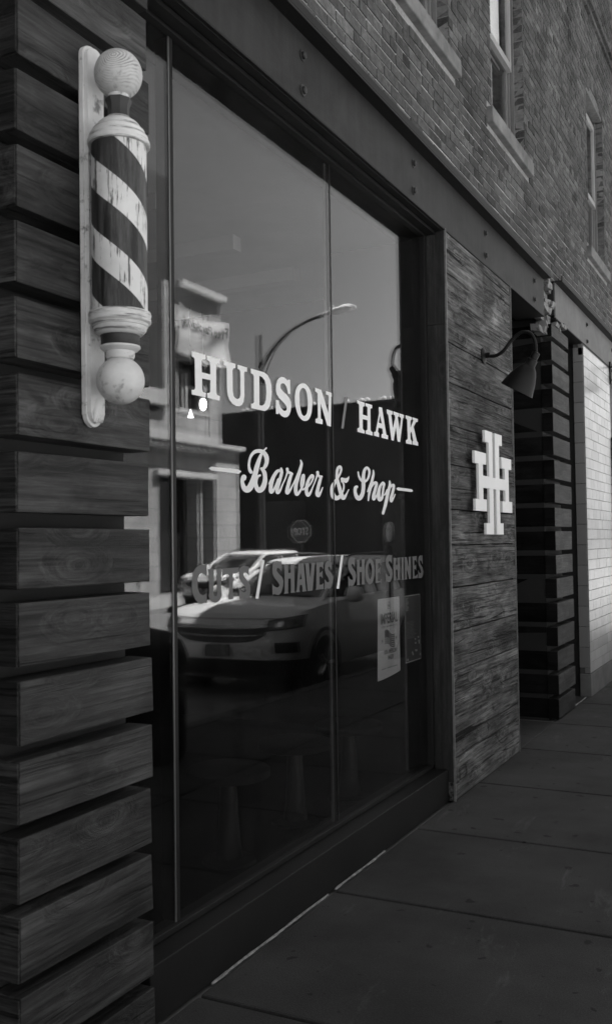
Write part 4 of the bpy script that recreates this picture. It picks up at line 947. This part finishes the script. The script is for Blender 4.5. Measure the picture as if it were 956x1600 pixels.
# corner building of cream stone with the dark brick floors above
cb=thing('corner_building','cream stone corner building with a dark upper wall across the street','building',(16,25,0))
g=MB(); g.box(16,24,8,25.35,0,5.9); g.box(16,24,25.35,25.6,0,5.9); g.box(16.0,24,25.6,28.8,3.95,6.05); g.box(15.85,24,28.8,30.35,0,4.95); g.box(15.95,24,28.55,29.35,4.95,10.2)
g.box(16,24,25.95,26.75,6.05,10.3); g.box(16,24,26.75,28.55,7.9,10.3); g.box(17.0,24,25.6,28.9,0,3.9); g.build('stone_wall',M_facade,cb)
g=MB(); g.box(15.55,16,8,28.75,4.95,5.25); g.box(15.7,16,8,28.75,4.75,4.94); g.box(15.6,16,25.6,30.45,4.96,5.12); g.box(15.7,16,26.6,29.4,10.2,10.45); g.box(15.8,16.2,25.3,28.8,3.85,4.05); g.box(15.75,16,8,26,6.1,6.6); g.build('cornice',M_facade2,cb,bevel=.03)
MB().box(16.02,24,8,26.3,6.6,13.75).build('upper_wall',M_darkbrick,cb)
MB().box(16.3,16.4,26.75,28.55,6.05,7.9).build('window',M_shopdark,cb)
g=MB(); g.box(16.15,16.25,26.75,28.55,6.95,7.03); g.box(16.05,16.25,27.2,27.35,6.05,7.4);g.box(16.05,16.25,28.3,28.5,6.05,7.9); g.box(15.98,16.25,26.75,28.55,6.05,6.2); g.build('window_frame',M_facade2,cb)
MB().box(16.7,16.8,25.65,28.75,0,3.9).build('door',M_shopdark,cb)
g=MB(); g.box(16.05,16.6,28.05,28.2,0,3.9); g.box(16.1,16.6,25.62,25.7,0,3.9); g.build('door_frame',M_facade,cb)
MB().box(15.97,16.02,9,23.4,.6,4.0).build('shop_glazing',M_shopdark,cb)
bn=thing('banner','sagging white Free Parking banner hung from the top of the cream corner building','banner',(15.8,28,8))
V=[];Fc=[];ny,nz=24,10
def ban(u,v):
    y=26.35+3.05*u; top=9.62-.25*math.sin(math.pi*min(u*1.1,1))*1.0-.15*u; bot=8.0-.15*u-.12*math.sin(math.pi*u)
    return (15.66+.10*math.sin(u*9+v*2)*(.3+.7*v)+.05*math.sin(v*7+u*4),y,top+(bot-top)*v)
for j in range(nz+1):
    for i in range(ny+1): V.append(ban(i/ny,j/nz))
Fc=[(j*(ny+1)+i,j*(ny+1)+i+1,(j+1)*(ny+1)+i+1,(j+1)*(ny+1)+i) for j in range(nz) for i in range(ny)]
mk('cloth',V,Fc,M_tarp,bn,smooth=True)
fontmesh('Free Parking',lambda u,v:tuple(np.array(ban(1-(.06+.88*u),.44-.30*v))+np.array((-.07,0,0))),'lettering',M_ink,bn,bold=.02)
g=MB()
for k in range(60):
    y=8.2+k*.34
    if y<28.6: g.box(15.62,15.78,y,y+.16,4.80,4.94)
tag(g.build('dentil_course',M_facade2,cb),kind='stuff')
# dark building across the side street, its wall facing down the road
db=thing('dark_building','long dark flat topped building closing the view across the side street','building',(16,45,0))
MB().box(9.5,36,40,60,-.05,7.80).build('wall',M_darkbrick,db)
MB().box(9.45,36,39.9,60,7.81,7.95).build('coping',M_darkbrick,db)
for k,xx in enumerate((21.2,20.5,19.6,17.6,17.3,15.9,15.2,14.9,14.1,13.6)):
    MB().lathe([(.10,7.955),(.13,8.03),(.10,8.12),(.02,8.15)],(xx,40.1,0),'Z',10).build('parapet_knob',M_lum,db)
for k,(x0,x1,z0,z1) in enumerate(((11.2,14.2,.2,3.6),(18,20.5,.2,3.6))): MB().box(x0,x1,39.93,39.99,z0,z1).build('shopfront',M_shopdark,db)
g=MB(); g.box(13.8,16.2,39.85,39.99,3.55,3.72); g.box(11.6,13.4,39.85,39.99,3.5,3.72); g.build('sign_band',M_signgrey,db)
